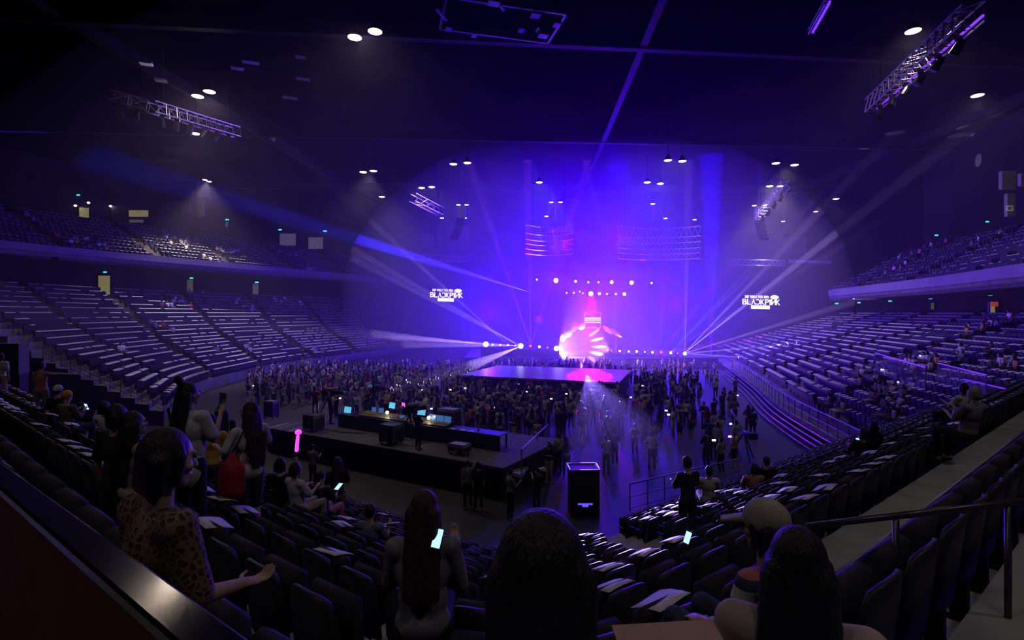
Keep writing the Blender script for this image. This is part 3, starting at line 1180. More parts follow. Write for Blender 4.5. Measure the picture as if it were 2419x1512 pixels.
fl = [Vector((p.x, p.y, .0)) - o * .25 for p, o in zip(LL[1][0], LL[2])]
fence('guard_rail', 'low guard rail along the floor in front of the left stand', 'rail', [Vector((p.x, p.y, .95)) for p in fl], .9, 40, (1, .5), RAILM)
fence('barrier', 'dim crowd barrier crossing the floor behind the near seats on the right', 'barrier', [G(1488, 1143, .95) - Vector((0, 0, .95)), G(1745, 1084, .95) - Vector((0, 0, .95))], .95, 7, (1, .5, .1), GREYM)
# rail of the cross aisle on the right of the near bank and its stair rail
ar = [Vector((x, nb_y(2, x, -.35), NB_Z(2))) for x in (2.4, 3.4, 4.6, 6, 8, 10.2)]
fence('guard_rail', 'dark guard rail along the pale cross aisle on the right of the near seats', 'rail', ar, .55, 8, (1, .5), RAILM)
a, b = P(1905, 1243, 3.05), P(2440, 1182, 2.75)
t = thing('stair_rail', 'thin dark handrail slanting over the near seats at the right', 'rail', a)
mb = MB(); mb.tube((0, 0, 0), b - a, .020, n=8); mb.build('handrail', RAILM, t, True)
q = a.lerp(b, .42)
for w in (.42, .9):
    q = (b - a) * w
    mb = MB(); mb.tube(q, (q.x, q.y, 4.95 - a.z), .016, n=8); mb.build('post', RAILM, t, True)

# glass panels with violet lit edges in the right stand
GLASS = mat('barrier_glass', (.8, .8, .9), .05, noise=0)
GLASS.node_tree.nodes['Principled BSDF'].inputs['Transmission Weight'].default_value = 0.0
GLASS.node_tree.nodes['Principled BSDF'].inputs['Alpha'].default_value = .10
EDGE = mat('violet_lit_edge', (.3, .05, .9), .3, noise=0, emit=.8, ecol=(.20, .03, 1))  # emission stands in for violet light caught by the glass edge
for k, (x0, y0, x1, y1, z, h) in enumerate([(2068, 834, 2186, 868, 4.9, 1.0), (2216, 858, 2330, 886, 4.6, 1.0), (2277, 896, 2380, 920, 4.0, 1.0)]):
    a, b = G(x0, y0, z), G(x1, y1, z)
    t = thing('glass_barrier', 'glass barrier with a violet lit top edge, %s of three in the right stand' % ('leftmost', 'middle', 'lowest')[k], 'barrier', a)
    mb = MB(); mb.bar(Vector((0, 0, -h / 2)), b - a + Vector((0, 0, -h / 2)), .02, h); mb.build('glass_pane', GLASS, t)
    mb = MB(); mb.bar((0, 0, 0), b - a, .05, .04); mb.build('lit_edge', EDGE, t)
    for w in (0, .5, 1):
        mb = MB(); q = (b - a) * w; mb.bar(q, q + Vector((0, 0, -h - .2)), .03); mb.build('post', GREYM, t)

# brushed steel parapet cap at the lower left
CAPM = mat('brushed_steel', (.50, .48, .44), .14, metal=1.0, noise=.08, scale=40)
CAPM.node_tree.nodes['Principled BSDF'].inputs['Anisotropic'].default_value = .92
ct = [G(-90, 1025, 6.46), G(660, 1559, 6.46)]     # far edge of the cap
cb = [G(-90, 1074, 6.46), G(480, 1572, 6.46)]     # near edge
cd = (ct[1] - ct[0]).normalized()
tv = CAPM.node_tree.nodes.new('ShaderNodeCombineXYZ')
tv.inputs[0].default_value, tv.inputs[1].default_value = -cd.y, cd.x
CAPM.node_tree.links.new(tv.outputs[0], CAPM.node_tree.nodes['Principled BSDF'].inputs['Tangent'])
t = thing('parapet', 'broad brushed steel parapet cap slanting across the lower left corner', 'parapet', (0, 0, 0))
quad4 = [(v.x, v.y) for v in (cb[0], cb[1], ct[1], ct[0])]
mb = MB(); mb.prism(quad4, 6.43, 6.46); mb.build('steel_cap', CAPM, t, bevel=.006)
mid = sum((Vector(v) for v in quad4), Vector((0, 0))) / 4
inn = [(mid + (Vector(v) - mid) * .93) for v in quad4]
mb = MB(); mb.prism([(v.x, v.y) for v in inn], 5.0, 6.43); mb.build('parapet_wall', mat('maroon_parapet', (.16, .022, .026), .7, noise=.2), t)

# ---------------------------------------------------------------- doors, exit signs, wall lamps, placards
WGLOW = mat('lit_corridor', (.5, .45, .25), .8, noise=.25, scale=3, emit=.16, ecol=(1, .85, .35))  # emission stands in for the light inside doorways and windows
WDIM = mat('dim_corridor', (.4, .38, .3), .8, noise=.25, scale=3, emit=.05, ecol=(1, .9, .55))  # weaker emission for dimmer light behind the openings
EXITM = mat('exit_sign_teal', (.05, .6, .6), .4, noise=0, emit=1.1, ecol=(.08, .85, .80))
lwl = shift(LL[1][21], LL[2], .88)
lwu = shift(LU[1][10], LU[2], .98)
rwl = shift(RL[1][20], RL[2], 1.58)
rwu = shift(RU[1][10], RU[2], .98)
DOORN = 0


def on_wall(line, px, py, off=.12):
    h = hit(line, px)
    if h is None:
        h = P(px, py, 90)
    q = P(px, py, h.y)
    return q * 1.0


def wall_box(line, x0, x1, y0, y1, depth=.1):
    a, b = on_wall(line, x0, y0), on_wall(line, x1, y1)
    s = min(a.y, b.y) - .25
    a, b = P(x0, y0, s), P(x1, y1, s)
    mb = MB(); mb.box(((a.x + b.x) / 2, s, (a.z + b.z) / 2), (abs(b.x - a.x), depth, abs(a.z - b.z)))
    return mb, s


def doorway(line, x0, x1, y0, y1, m):
    global DOORN
    DOORN += 1
    mb, s = wall_box(line, x0, x1, y0, y1)
    o = struct(mb.build('door_%d' % DOORN, m))
    f = MB(); a, b = P(x0, y0, s - .05), P(x1, y1, s - .05)
    for x in (a.x, b.x):
        f.bar((x, s - .06, b.z), (x, s - .06, a.z), .12)
    f.bar((a.x, s - .06, a.z), (b.x, s - .06, a.z), .12)
    f.build('door_frame', BLACKM, o)


for args in [(lwl, 231, 262, 650, 700, WGLOW), (lwl, 441, 458, 660, 690, WDIM), (lwl, 596, 612, 670, 695, WDIM), (lwu, 186, 212, 490, 514, WGLOW), (lwu, 532, 540, 524, 536, WDIM),
             (lwu, 660, 700, 551, 580, WDIM), (lwu, 728, 764, 560, 588, WDIM), (rwl, 2336, 2352, 713, 743, WGLOW), (rwl, 2196, 2208, 714, 731, WDIM)]:
    doorway(*args)
mb, s = wall_box(rwl, 2336, 2352, 713, 724); mb2 = MB(); mb2.v = [(x, y - .2, z) for x, y, z in mb.v]; mb2.f = mb.f; mb2.m = mb.m
tag(mb2.build('lit_notice', mat('red_notice', (.6, .08, .05), .5, noise=.2, emit=.25, ecol=(1, .12, .06))), 'small red lit notice at the top of the yellow doorway in the right stand', 'sign')
EXITS = [(lwu, 186, 461, 'left-hand upper tier, leftmost'), (lwl, 249, 643, 'left stand, over the glowing doorway'), (lwl, 453, 657, 'left stand, over the second doorway'), (lwl, 607, 667, 'left stand, over the third doorway'),
         (lwu, 537, 519, 'upper left tier, right of the brightly lit seats'), (lwu, 662, 543, 'upper left tier, over the pale doorway'), (lwu, 768, 546, 'upper left tier, furthest toward the stage'),
         (rwl, 2338, 697, 'right stand, over the yellow doorway'), (rwl, 2197, 705, 'right stand, over the small greenish doorway'), (rwl, 2102, 711, 'right stand, third from the right edge'),
         (rwl, 2029, 715, 'right stand, fourth from the right edge'), (rwl, 1976, 717, 'right stand, furthest toward the stage'), (rwu, 2331, 524, 'upper right tier, nearer one'), (rwu, 2211, 556, 'upper right tier, further one')]
for line, px, py, words in EXITS:
    p = on_wall(line, px, py)
    s = p.y - .45
    p = P(px, py, s)
    w = 9 * s / F
    t = thing('exit_sign', 'glowing teal exit sign on the %s' % words, 'exit sign', p)
    mb = MB(); mb.box((0, 0, 0), (w, .12, w * .42)); mb.build('sign_housing', BLACKM, t, bevel=.02)
    mb = MB(); mb.box((0, -.065, 0), (w * .94, .02, w * .36)); mb.build('lit_panel', EXITM, t)
for k, (px, py) in enumerate([(178, 485), (209, 478), (261, 486), (310, 494)]):
    p = on_wall(lwu, px, py)
    p = P(px, py, p.y - .5)
    t = thing('wall_lamp', 'small white lamp on the upper left wall, %s of four from left' % nth(k + 1), 'lamp', p, 0, 'wall lamps of the upper left tier')
    mb = MB(); mb.box((0, .1, .1), (.45, .3, .12)).bar((0, .15, 0), (0, .5, .1), .06); mb.build('bracket', BLACKM, t)
    mb = MB(); mb.ell((0, 0, -.05), (.17, .15, .12)); mb.build('bulb', mat('wall_lamp_bulb', (1, .95, .9), .3, noise=0, emit=8, ecol=(1, .93, .85)), t, True)
# control room window in the upper left tier
mb, s = wall_box(lwu, 262, 385, 486, 515); struct(mb.build('wall_control_room', mat('control_room_front', (.03, .03, .034), .7, noise=.2)))
mb = MB(); a, b = P(305, 497, s - .1), P(350, 512, s - .1); mb.box(((a.x + b.x) / 2, s - .12, (a.z + b.z) / 2), (b.x - a.x, .06, a.z - b.z)); struct(mb.build('window_1', WGLOW))
mb = MB(); a, b = P(306, 519, s - .1), P(339, 526, s - .1); mb.box(((a.x + b.x) / 2, s - .12, (a.z + b.z) / 2), (b.x - a.x, .06, a.z - b.z)); struct(mb.build('trim_1', WDIM))
PANEL = mat('grey_acoustic_panel', (.13, .125, .135), .85, noise=.15, scale=.6)
PILLAR = mat('pale_pillar_paint', (.22, .21, .20), .8, noise=.15, scale=.6)
for k, (x0, x1, y0, y1, d, m) in enumerate([(1032, 1108, 531, 588, 112, PANEL), (994, 1024, 552, 585, 112, PANEL), (1842, 1905, 560, 598, 112, PANEL), (388, 450, 476, 508, 76, PANEL), (466, 492, 430, 466, 74, PILLAR), (466, 482, 474, 512, 74, PILLAR),
                                            (2363, 2396, 405, 448, 41, PILLAR), (2376, 2394, 458, 512, 41, PILLAR), (2408, 2440, 410, 440, 41, PILLAR)]):
    a, b = P(x0, y0, d), P(x1, y1, d)
    mb = MB(); mb.box(((a.x + b.x) / 2, d, (a.z + b.z) / 2), (b.x - a.x, .3, a.z - b.z)); struct(mb.build('trim_panel_%d' % (k + 1), m))
p = P(2385, 492, 40.4)
t = thing('section_placard', 'pale placard reading 217 on the pillar at the right edge', 'sign', p)
mb = MB(); mb.box((0, 0, 0), (.50, .05, .40)); mb.build('sign_board', mat('pale_sign_board', (.72, .68, .58), .6, noise=.05, emit=.08, ecol=(1, .95, .8)), t)  # faint glow put into the board itself
PLAC217 = t
for k, (px, py, line, words) in enumerate([(129, 613, lwl, 'dim violet placard on the wall under the left balcony, near the frame edge'), (350, 658, lwl, 'dim violet placard on the wall under the left balcony, right of the glowing doorway'), (78, 421, lwu, 'faint dark placard high on the upper left wall')]):
    p = on_wall(line, px, py); p = P(px, py, p.y - .9)
    mb = MB(); mb.box((0, 0, 0), (22 * p.y / F, .06, 12 * p.y / F)); o = mb.build('section_placard', mat('violet_placard', (.10, .08, .16), .7, noise=.5, scale=4)); o.location = p
    tag(o, words, 'sign')
a = P(-20, 812, 27); b = P(44, 884, 27)
mb = MB(); mb.box(((a.x + b.x) / 2, 27.3, (a.z + b.z) / 2), (b.x - a.x, .6, a.z - b.z)); struct(mb.build('wall_stair_end', mat('grey_parapet', (.16, .15, .15), .8, noise=.15)))
mb = MB(); mb.box(((a.x + b.x) / 2, 27.3, b.z / 2), (b.x - a.x, .5, b.z)); struct(mb.build('wall_stair_base', DARKC))
# camera jib on the right of the floor
a, b = P(1727, 968, 30), P(1754, 1018, 28.6)
foot = G(1757, 1085, 0)
t = thing('camera_jib', 'violet lit camera jib pole with a dark base on the right of the floor', 'camera crane', foot)
mb = MB(); mb.tube(a - foot, b - foot, .07, .08, 8).tube(b - foot, Vector((.2, -.3, 1.25)), .08, .06, 8); mb.build('boom', GREYM, t, True)
for k in range(3):
    q = 2 * PI * k / 3 + .5
    mb = MB(); mb.tube((.05 * math.cos(q), .05 * math.sin(q), 1.2), (.7 * math.cos(q), .7 * math.sin(q), 0), .04, .03, 7); mb.build('tripod_leg', BLACKM, t)
mb = MB(); mb.box((.25, -.35, 1.2), (.4, .3, .3)); mb.build('counterweight', BLACK, t, bevel=.02)
# ================================================================ the people
def ground(px, py_feet, z=0.0):
    return G(px, py_feet, z)


def nb_tread(x, y):
    """tread height of the near bank under plan point x, y"""
    b = y - math.sqrt(.45 ** 2 + (.8 * x) ** 2) - .1
    j = math.floor(b / 1.12 + .35)
    return NB_Z(max(j, -1)) if j < NBN else 0.0


def nb_at(px, d):
    p = P(px, 740, d)
    p.z = nb_tread(p.x, p.y)
    return p


CUSTOM = []
VIEW = lambda p: math.atan2(p.x, p.y)          # bearing of a point; a figure turned by -bearing shows its back


def back(p, turn=0.0):
    """rz so that the figure faces straight away from the viewer, then turned left by turn"""
    return -VIEW(p) + turn


LEOP = bpy.data.materials.new('leopard_print')
LEOP.use_nodes = True
nt = LEOP.node_tree
bs = nt.nodes['Principled BSDF']
bs.inputs['Roughness'].default_value = .85
tc = nt.nodes.new('ShaderNodeTexCoord'); vo = nt.nodes.new('ShaderNodeTexVoronoi'); vo.feature = 'DISTANCE_TO_EDGE'; vo.inputs['Scale'].default_value = 34
rp = nt.nodes.new('ShaderNodeValToRGB'); rp.color_ramp.elements[0].position = .10; rp.color_ramp.elements[1].position = .16
rp.color_ramp.elements[0].color = (.26, .17, .10, 1); rp.color_ramp.elements[1].color = (.05, .03, .025, 1)
nt.links.new(tc.outputs['Object'], vo.inputs['Vector']); nt.links.new(vo.outputs['Distance'], rp.inputs['Fac']); nt.links.new(rp.outputs['Color'], bs.inputs['Base Color'])
STRIPE = bpy.data.materials.new('striped_knit')
STRIPE.use_nodes = True
nt = STRIPE.node_tree
bs = nt.nodes['Principled BSDF']
bs.inputs['Roughness'].default_value = .9
tc = nt.nodes.new('ShaderNodeTexCoord'); sx = nt.nodes.new('ShaderNodeSeparateXYZ'); ml = nt.nodes.new('ShaderNodeMath'); ml.operation = 'MULTIPLY'; ml.inputs[1].default_value = 4.6
fr_ = nt.nodes.new('ShaderNodeMath'); fr_.operation = 'FRACT'
rp = nt.nodes.new('ShaderNodeValToRGB'); rp.color_ramp.interpolation = 'CONSTANT'
for k, (q, c) in enumerate([(0, (.70, .66, .66, 1)), (.28, (.05, .05, .10, 1)), (.5, (.55, .16, .16, 1)), (.72, (.68, .62, .62, 1)), (.86, (.06, .06, .11, 1))]):
    e = rp.color_ramp.elements[k] if k < 2 else rp.color_ramp.elements.new(q)
    e.position = q
    e.color = c
nt.links.new(tc.outputs['Object'], sx.inputs[0]); nt.links.new(sx.outputs[2], ml.inputs[0]); nt.links.new(ml.outputs[0], fr_.inputs[0]); nt.links.new(fr_.outputs[0], rp.inputs['Fac']); nt.links.new(rp.outputs['Color'], bs.inputs['Base Color'])

PHONE_ON = mat('phone_screen_lit', (.3, .8, .9), .3, noise=0, emit=1.3, ecol=(.45, .85, 1))
PHONE = mat('phone_shell', (.03, .03, .035), .3, noise=.1)
PALEPH = mat('pale_phone_shell', (.55, .55, .62), .3, noise=.05)


def phone(loc, rot, label, lit=True, s=1.0, shell=None):
    t = thing('phone', label, 'phone', loc)
    t.rotation_euler = rot
    mb = MB(); mb.box((0, 0, 0), (.074 * s, .008, .152 * s)); mb.build('shell', shell or PHONE, t, bevel=.003)
    mb = MB(); mb.box((0, -.0045, 0), (.068 * s, .001, .142 * s)); mb.build('screen', PHONE_ON if lit else mat('phone_screen_dim', (.05, .05, .08), .2, noise=0), t)
    return t


def wrist(r, pose, side):
    """world place of a figure's fist"""
    el, wr = (pose.elL, pose.wrL) if side == 'L' else (pose.elR, pose.wrR)
    v = wr + (wr - el).normalized() * .10
    M = Matrix.LocRotScale(r.location, r.rotation_euler, r.scale)
    return M @ v


# --- dark head right in front of the camera
p = Vector((.055, 1.0, NB_Z(0) - .13))
ps = Pose(SIT, lean=.06, wide=1.08, pel=(0, -.02, .53), che=(0, -.05, .86))
person(ps, 'seated person with a big dark rounded head right before the camera', p, back(p), 1.74, 'black', 'black', 'bob', 1.0, vs=.016, det=1, skin=SKIN)
# --- woman in leopard print at the left
p = Vector((-1.30, 1.93, NB_Z(1) - .0))
ps = Pose(STAND, lean=.03, head=(-.12, 0, -.1), L=((-.03, .04, -.27), (.02, .20, -.36)), R=((.04, .05, -.27), (.02, .23, -.30)))
person(ps, 'person in leopard print top with dark bobbed hair, looking right', p, back(p, -1.15), 1.60, 'olive', 'black', 'bob', .95, vs=.010, det=2, topm=LEOP)
# --- woman in white T-shirt with a phone
p = nb_at(446, 5.5)
ps = Pose(STAND, head=(.05, 0, -.25), L=((-.06, -.01, -.28), (-.02, .10, -.50)), R=((.06, .08, -.24), (.02, .22, -.02)))
w1 = person(ps, 'standing person in white T-shirt with dark strap across the back, raising a phone', p, back(p, -.75), 1.76, 'white', 'black', 'high', .8, .12, vs=.014, det=2, puff=.035)
mb = MB()
for k in range(12):
    a, b = k / 12, (k + 1) / 12
    f = lambda w: Vector((-.14 + .30 * w, -.105 - .062 * math.sin(PI * w), 1.47 - .42 * w))
    mb.bar(f(a), f(b), .012, .05)
mb.build('bag_strap', CLOTH['black'], w1)
h = wrist(w1, ps, 'R')
phone(h + Vector((0, 0, .07)), (.15, .15, back(p, -.75) + .3), 'raised phone in the hand of the person in white T-shirt', False, shell=PALEPH)
mb = MB()
for x in (-.04, 0, .04):
    mb.cap(ps.head + Vector((x, -.07, .0)), ps.neck + Vector((x * 1.4 - .02, -.12, -.22)), .05, .035, 10)
obj_of('hair', vox('hair', mb, .016, HAIR, 3), w1)
# --- woman with long dark red hair and a red bag
p = nb_at(588, 6.7)
ps = Pose(STAND, lean=-.02, head=(.05, 0, .4), L=((-.10, .08, -.24), (-.06, .30, -.20)), R=((.12, .08, -.22), (.10, .34, -.10)))
w2 = person(ps, 'standing person with long dark red hair, white top and red drawstring bag', p, back(p, .55), 1.80, 'white', 'denim', 'long', .8, .04, vs=.014, det=2, hairm=HAIRR, ln=1.0, puff=.03)
mb = MB()
for x in (-.07, 0, .07):
    mb.cap(ps.neck + Vector((x + .03, -.11, -.10)), ps.neck + Vector((x * .8 + .03, -.12, -.46)), .052, .03, 10)
obj_of('hair', vox('hair', mb, .018, HAIRR, 3), w2)
mb = MB(); mb.cap((0, 0, .02), (0, .0, .20), .125, .13).cap((0, 0, .2), (0, 0, .34), .13, .05)
bag = obj_of('drawstring_bag', vox('drawstring_bag', mb, .02, mat('red_bag_cloth', (.50, .02, .035), .7, noise=.15, scale=14), 3))
bag.location = G(546, 1162, p.z + .55); bag.location = P(548, 1158, 6.35); bag.scale = (1.25, .8, 1.15)
tag(bag, 'red drawstring bag hanging at the hip of the long haired person', 'bag')
mb = MB(); mb.poly_tube([(-.03, 0, .32), (.05, .05, .5), (.12, .12, .72)], .008, 6); mb.build('cord', CLOTH['black'], bag)
# --- pair at the left
p = nb_at(276, 5.1)
person(Pose(STAND, head=(0, 0, -.3)), 'standing person with dark hair beside the brightly lit profile at the left', p, back(p, -.9), 1.60, 'black', 'black', 'bob', vs=.016, det=1)
p = nb_at(316, 4.75)
ps = Pose(STAND, head=(.05, 0, -.2), L=((-.04, .10, -.25), (.05, .24, -.06)), R=((.04, .10, -.25), (-.03, .24, -.04)))
person(ps, 'standing person with long dark hair, bare shoulder and brightly lit profile at the left', p, back(p, -1.1), 1.60, 'beige', 'black', 'long', .4, vs=.014, det=2)
# --- yellow headscarf, pointing woman, phone woman at the far left of the near bank
p = nb_at(160, 11.0)
ps = Pose(SIT, L=((-.04, .10, -.22), (.06, .30, -.10)), R=((.04, .10, -.22), (-.06, .30, -.10)))
w3 = person(ps, 'seated person in a yellow headscarf looking at a phone, left of the near bank', p, back(p, -.9), 1.68, 'olive', 'black', None, 1.6, vs=.018, det=1, hat=(CLOTH['yellow'], False))
phone(wrist(w3, ps, 'R'), (.4, 0, back(p, -.9)), 'lit phone held by the person in the yellow headscarf', True)
p = nb_at(97, 14.0)
ps = Pose(STAND, twist=-.4, L=((-.08, .06, -.24), (.02, .22, -.34)), R=((.24, .12, -.02), (.50, .20, -.04)), head=(0, 0, -.4))
person(ps, 'standing person in salmon top pointing with an outstretched arm at the far left', p, back(p, -.35), 1.66, 'pink', 'grey', 'tail', .3, vs=.018, det=1, nosl=True)
p = nb_at(192, 12.3)
ps = Pose(SIT, L=((-.04, .10, -.22), (.02, .26, -.24)), R=((.06, .10, -.12), (.04, .24, .12)))
w4 = person(ps, 'seated person in dark top lifting a pale phone, right of the yellow headscarf', p, back(p, -.9), 1.68, 'black', 'beige', 'short', vs=.02, det=1)
phone(wrist(w4, ps, 'R') + Vector((0, 0, .06)), (0, 0, back(p, -.9)), 'pale phone lifted by the person right of the yellow headscarf', False, shell=PALEPH)
p = nb_at(264, 9.9)
person(Pose(SIT, lean=-.2, L=((-.04, .12, -.22), (.05, .34, -.20)), R=((.05, .12, -.22), (.0, .36, -.16))), 'seated person in pinkish white top leaning with arms forward, above the lit profile', p, back(p, -.8), 1.7, 'white', 'black', 'bob', vs=.02, det=1)
p = nb_at(138, 12.2)
person(Pose(SIT), 'seated person in a round white hat left of the yellow headscarf', p, back(p, -.6), 1.62, 'black', 'black', 'short', vs=.02, det=0, hat=(CLOTH['white'], False))
p = nb_at(2, 17.0)
person(Pose(STAND), 'standing person in white top at the very left edge', p, back(p, -.6), 1.66, 'white', 'beige', 'bob', vs=.02, det=0)
# --- yellow shirt behind the white T-shirt
p = nb_at(498, 8.6)
person(Pose(STAND, L=((-.08, .02, -.26), (-.02, .14, -.40)), R=((.10, .08, -.22), (.06, .26, -.12))), 'standing person in yellow top partly behind the raised phone', p, back(p, -.2), 1.74, 'yellow', 'denim', 'bob', .8, vs=.018, det=1)
p = nb_at(522, 9.4)
person(Pose(STAND), 'standing person with long dark hair and dark clothes right of the yellow top', p, back(p, .3), 1.74, 'black', 'black', 'long', vs=.02, det=1)
# --- phone lit person in the middle
p = nb_at(1000, 3.35)
ps = Pose(SIT, lean=.02, head=(-.25, 0, -.15), L=((-.05, .10, -.25), (.0, .30, -.18)), R=((.06, .06, -.26), (.03, .26, -.12)))
w5 = person(ps, 'seated person with long dark red hair holding a lit phone, beside the big head', p, back(p, -.1), 1.72, 'grey', 'black', 'long', 1.7, .03, vs=.012, det=2, puff=.03, hairm=HAIRR)
phone(P(1033, 1272, 3.25), (-.6, .25, back(p, -.1)), 'lit blue white phone held over the shoulder of the long haired seated person', True, .78)
# --- seated and standing spectators in the lower middle
SPEC = [(706, 9.0, 'seated person in white shirt beside the glowing magenta stick', SIT, 'white', 'beige', 'bob', -.9, .02),
        (664, 9.3, 'seated dark haired person in black raising a glowing magenta stick', SIT, 'black', 'black', 'bob', -.2, .02),
        (762, 10.0, 'seated person in dark top lit by a flat phone', SIT, 'black', 'pink', 'short', -.6, .02),
        (880, 8.3, 'seated person in blue grey shirt reading a pale sheet', SIT, 'blue', 'denim', 'short', -.5, .018),
        (797, 11.2, 'standing person with long dark hair, pale shorts and bare legs', STAND, 'black', 'grey', 'long', .1, .018)]
for px, d, words, base, tp, bt, hr, turn, vs in SPEC:
    p = nb_at(px, d)
    arms = dict(L=((-.05, .10, -.24), (.03, .30, -.20)), R=((.06, .10, -.24), (-.01, .32, -.18)))
    if 'raising' in words:
        arms['R'] = ((.10, .14, -.06), (.08, .22, .18))
    ps = Pose(base, lean=-.12 if base is SIT else 0, head=(-.3, 0, 0), **arms)
    w = person(ps, words, p, back(p, turn), 1.68, tp, bt, hr, .8, vs=vs, det=1, ln=.45 if 'shorts' in words else 2)
    if 'raising' in words:
        h = wrist(w, ps, 'R')
        t = thing('light_stick', 'glowing magenta light stick raised above the near seats', 'light stick', h)
        mb = MB(); mb.tube((0, 0, -.05), (0, 0, .08), .018, n=8); mb.build('handle', BLACK, t)
        mb = MB(); mb.cap((0, 0, .10), (.02, 0, .34), .035, .03).ell((.03, 0, .42), (.06, .06, .05)); mb.build('glowing_head', mat('magenta_glow', (1, .1, .9), .4, noise=0, emit=1.6, ecol=(1, .06, .85)), t, True)
    if 'flat phone' in words:
        phone(wrist(w, ps, 'R') + Vector((0, 0, .03)), (-1.2, 0, back(p, turn)), 'flat glowing phone held by the seated person in dark top', True, 1.3)
    if 'reading' in words:
        o = obj_of('paper_sheet', PAPERS[1]); o.location = wrist(w, ps, 'R') + Vector((0, 0, -.78)); o.rotation_euler = (0, 0, .4); tag(o, 'pale sheet in the hands of the person in blue grey shirt', 'paper')
# --- child in a cap and the long haired woman at the right
p = Vector((1.165, 2.45, NB_Z(1) - .05))
ps = Pose(SIT, head=(-.05, 0, .1), pel=(0, -.02, .50), che=(0, -.04, .82), L=((-.04, .06, -.25), (.02, .26, -.30)), R=((.06, .02, -.26), (.02, .20, -.36)))
person(ps, 'seated person in beige cap and striped knit top, face turned to the left', p, back(p, 1.05), 1.64, 'white', 'denim', 'bob', 1.6, vs=.010, det=2, topm=STRIPE, hat=(mat('beige_cap_cloth', (.46, .41, .38), .85, noise=.12, scale=30), True))
p = Vector((.93, 1.72, NB_Z(1) + .12))
ps = Pose(SIT, lean=.02, wide=1.12, pel=(0, -.02, .46), che=(0, -.04, .78), L=((-.08, .04, -.27), (.02, .24, -.34)), R=((.09, .04, -.27), (-.01, .24, -.34)))
w6 = person(ps, 'seated person with very long straight black hair and pale salmon top, seen from behind', p, back(p, .05), 1.70, 'pink', 'denim', 'long', .8, vs=.012, det=2, puff=.022, topm=mat('pale_salmon_knit', (.60, .44, .40), .9, noise=.3, scale=5))
mb = MB()
for x in (-.075, -.025, .025, .075):
    mb.cap(ps.head + Vector((x * .8, -.06, -.03)), ps.neck + Vector((x * 1.25 - .01, -.125, -.36)), .055, .040, 10)
obj_of('hair', vox('hair', mb, .014, HAIR, 3), w6)
# --- others on the right of the near bank
RB = [(2283, 8.6, 'grey haired seated person in pale shirt by the cross aisle at the right', SIT, 'grey', 'black', 'short', .9),
      (2262, 12.4, 'seated person in white shirt leaning over in the rows right of the stair', SIT, 'white', 'black', 'bob', 1.0),
      (2055, 12.5, 'seated person with long dark hair beside a bright phone light on the right', SIT, 'black', 'pink', 'long', .5),
      (2032, 11.8, 'seated dark haired person holding a small bright phone on the right', SIT, 'black', 'black', 'bob', .5),
      (1777, 12.2, 'seated person in salmon top among the near seats right of centre', SIT, 'pink', 'black', 'bob', .3),
      (1806, 12.8, 'seated person in black with a white scarf right of the salmon top', SIT, 'black', 'white', 'short', .3),
      (1625, 9.6, 'standing dark person with a pale hood near the middle right of the seats', STAND, 'black', 'black', 'short', .6),
      (1672, 12.0, 'seated person in white cap near the middle right of the seats', SIT, 'white', 'grey', 'short', .2)]
for px, d, words, base, tp, bt, hr, turn in RB:
    p = nb_at(px, d)
    ps = Pose(base, lean=-.2 if base is SIT else 0, head=(-.25, 0, 0), L=((-.05, .10, -.24), (.03, .30, -.20)), R=((.06, .10, -.24), (-.01, .32, -.18)))
    w = person(ps, words, p, back(p, turn), 1.68, tp, bt, hr, .8, vs=.02, det=1, hairm=mat('grey_hair', (.35, .31, .27), .7, noise=.3) if 'grey haired' in words else None)
    if 'small bright' in words:
        phone(wrist(w, ps, 'R'), (-.6, 0, back(p, turn)), 'small bright phone in the rows at the right', True)
phone(P(1624, 1270, 5.6), (-.5, .35, -.3), 'lit pale phone glowing in the dark middle of the near seats', True, .85)
mb = MB(); mb.box((0, 0, 0), (.33, .28, .004), Euler((.25, 0, .1)).to_matrix()); o = mb.build('cardboard_sheet', mat('beige_card', (.60, .38, .33), .8, noise=.08)); o.location = P(1606, 1518, 1.55); o.location.z -= .055
tag(o, 'beige card lying across the seat backs at the bottom edge', 'card')
# --- people standing on the near floor
FL = [(1205, 18.0, 'standing person in grey T-shirt looking at a phone, beside the ramp', 'grey', 'black', 'short', -1.0, 3), (1268, 18.6, 'person in pale cap and dark top bending near the ramp foot', 'black', 'denim', 'bob', .8, 1),
      (1319, 23.4, 'standing person in white T-shirt seen from behind near the black cabinet', 'white', 'black', 'short', .1, 0), (1338, 22.6, 'short standing person in pale hood right of the white T-shirt', 'beige', 'black', 'long', .1, 3),
      (1297, 21.8, 'standing person in dark top with a badge left of the black cabinet', 'black', 'beige', 'short', 2.6, 1), (1432, 23.0, 'person in white shirt behind the black cabinet, in the pale light shaft', 'white', 'grey', 'short', .4, 1),
      (738, 21.3, 'standing person in grey top before the platform skirt holding a small light', 'grey', 'black', 'short', -.7, 1), (1105, 19.0, 'dim person in grey standing in the dark under the platform, left of a pair', 'grey', 'black', 'short', .2, 2),
      (1130, 18.8, 'dim person in black standing in the dark under the platform, right of a pair', 'black', 'black', 'bob', .2, 0), (1778, 29.5, 'left of two dark persons standing by the folded bleachers', 'black', 'black', 'short', 0, 0), (1768, 30.5, 'right of two dark persons standing by the folded bleachers', 'grey', 'black', 'long', 0, 3)]
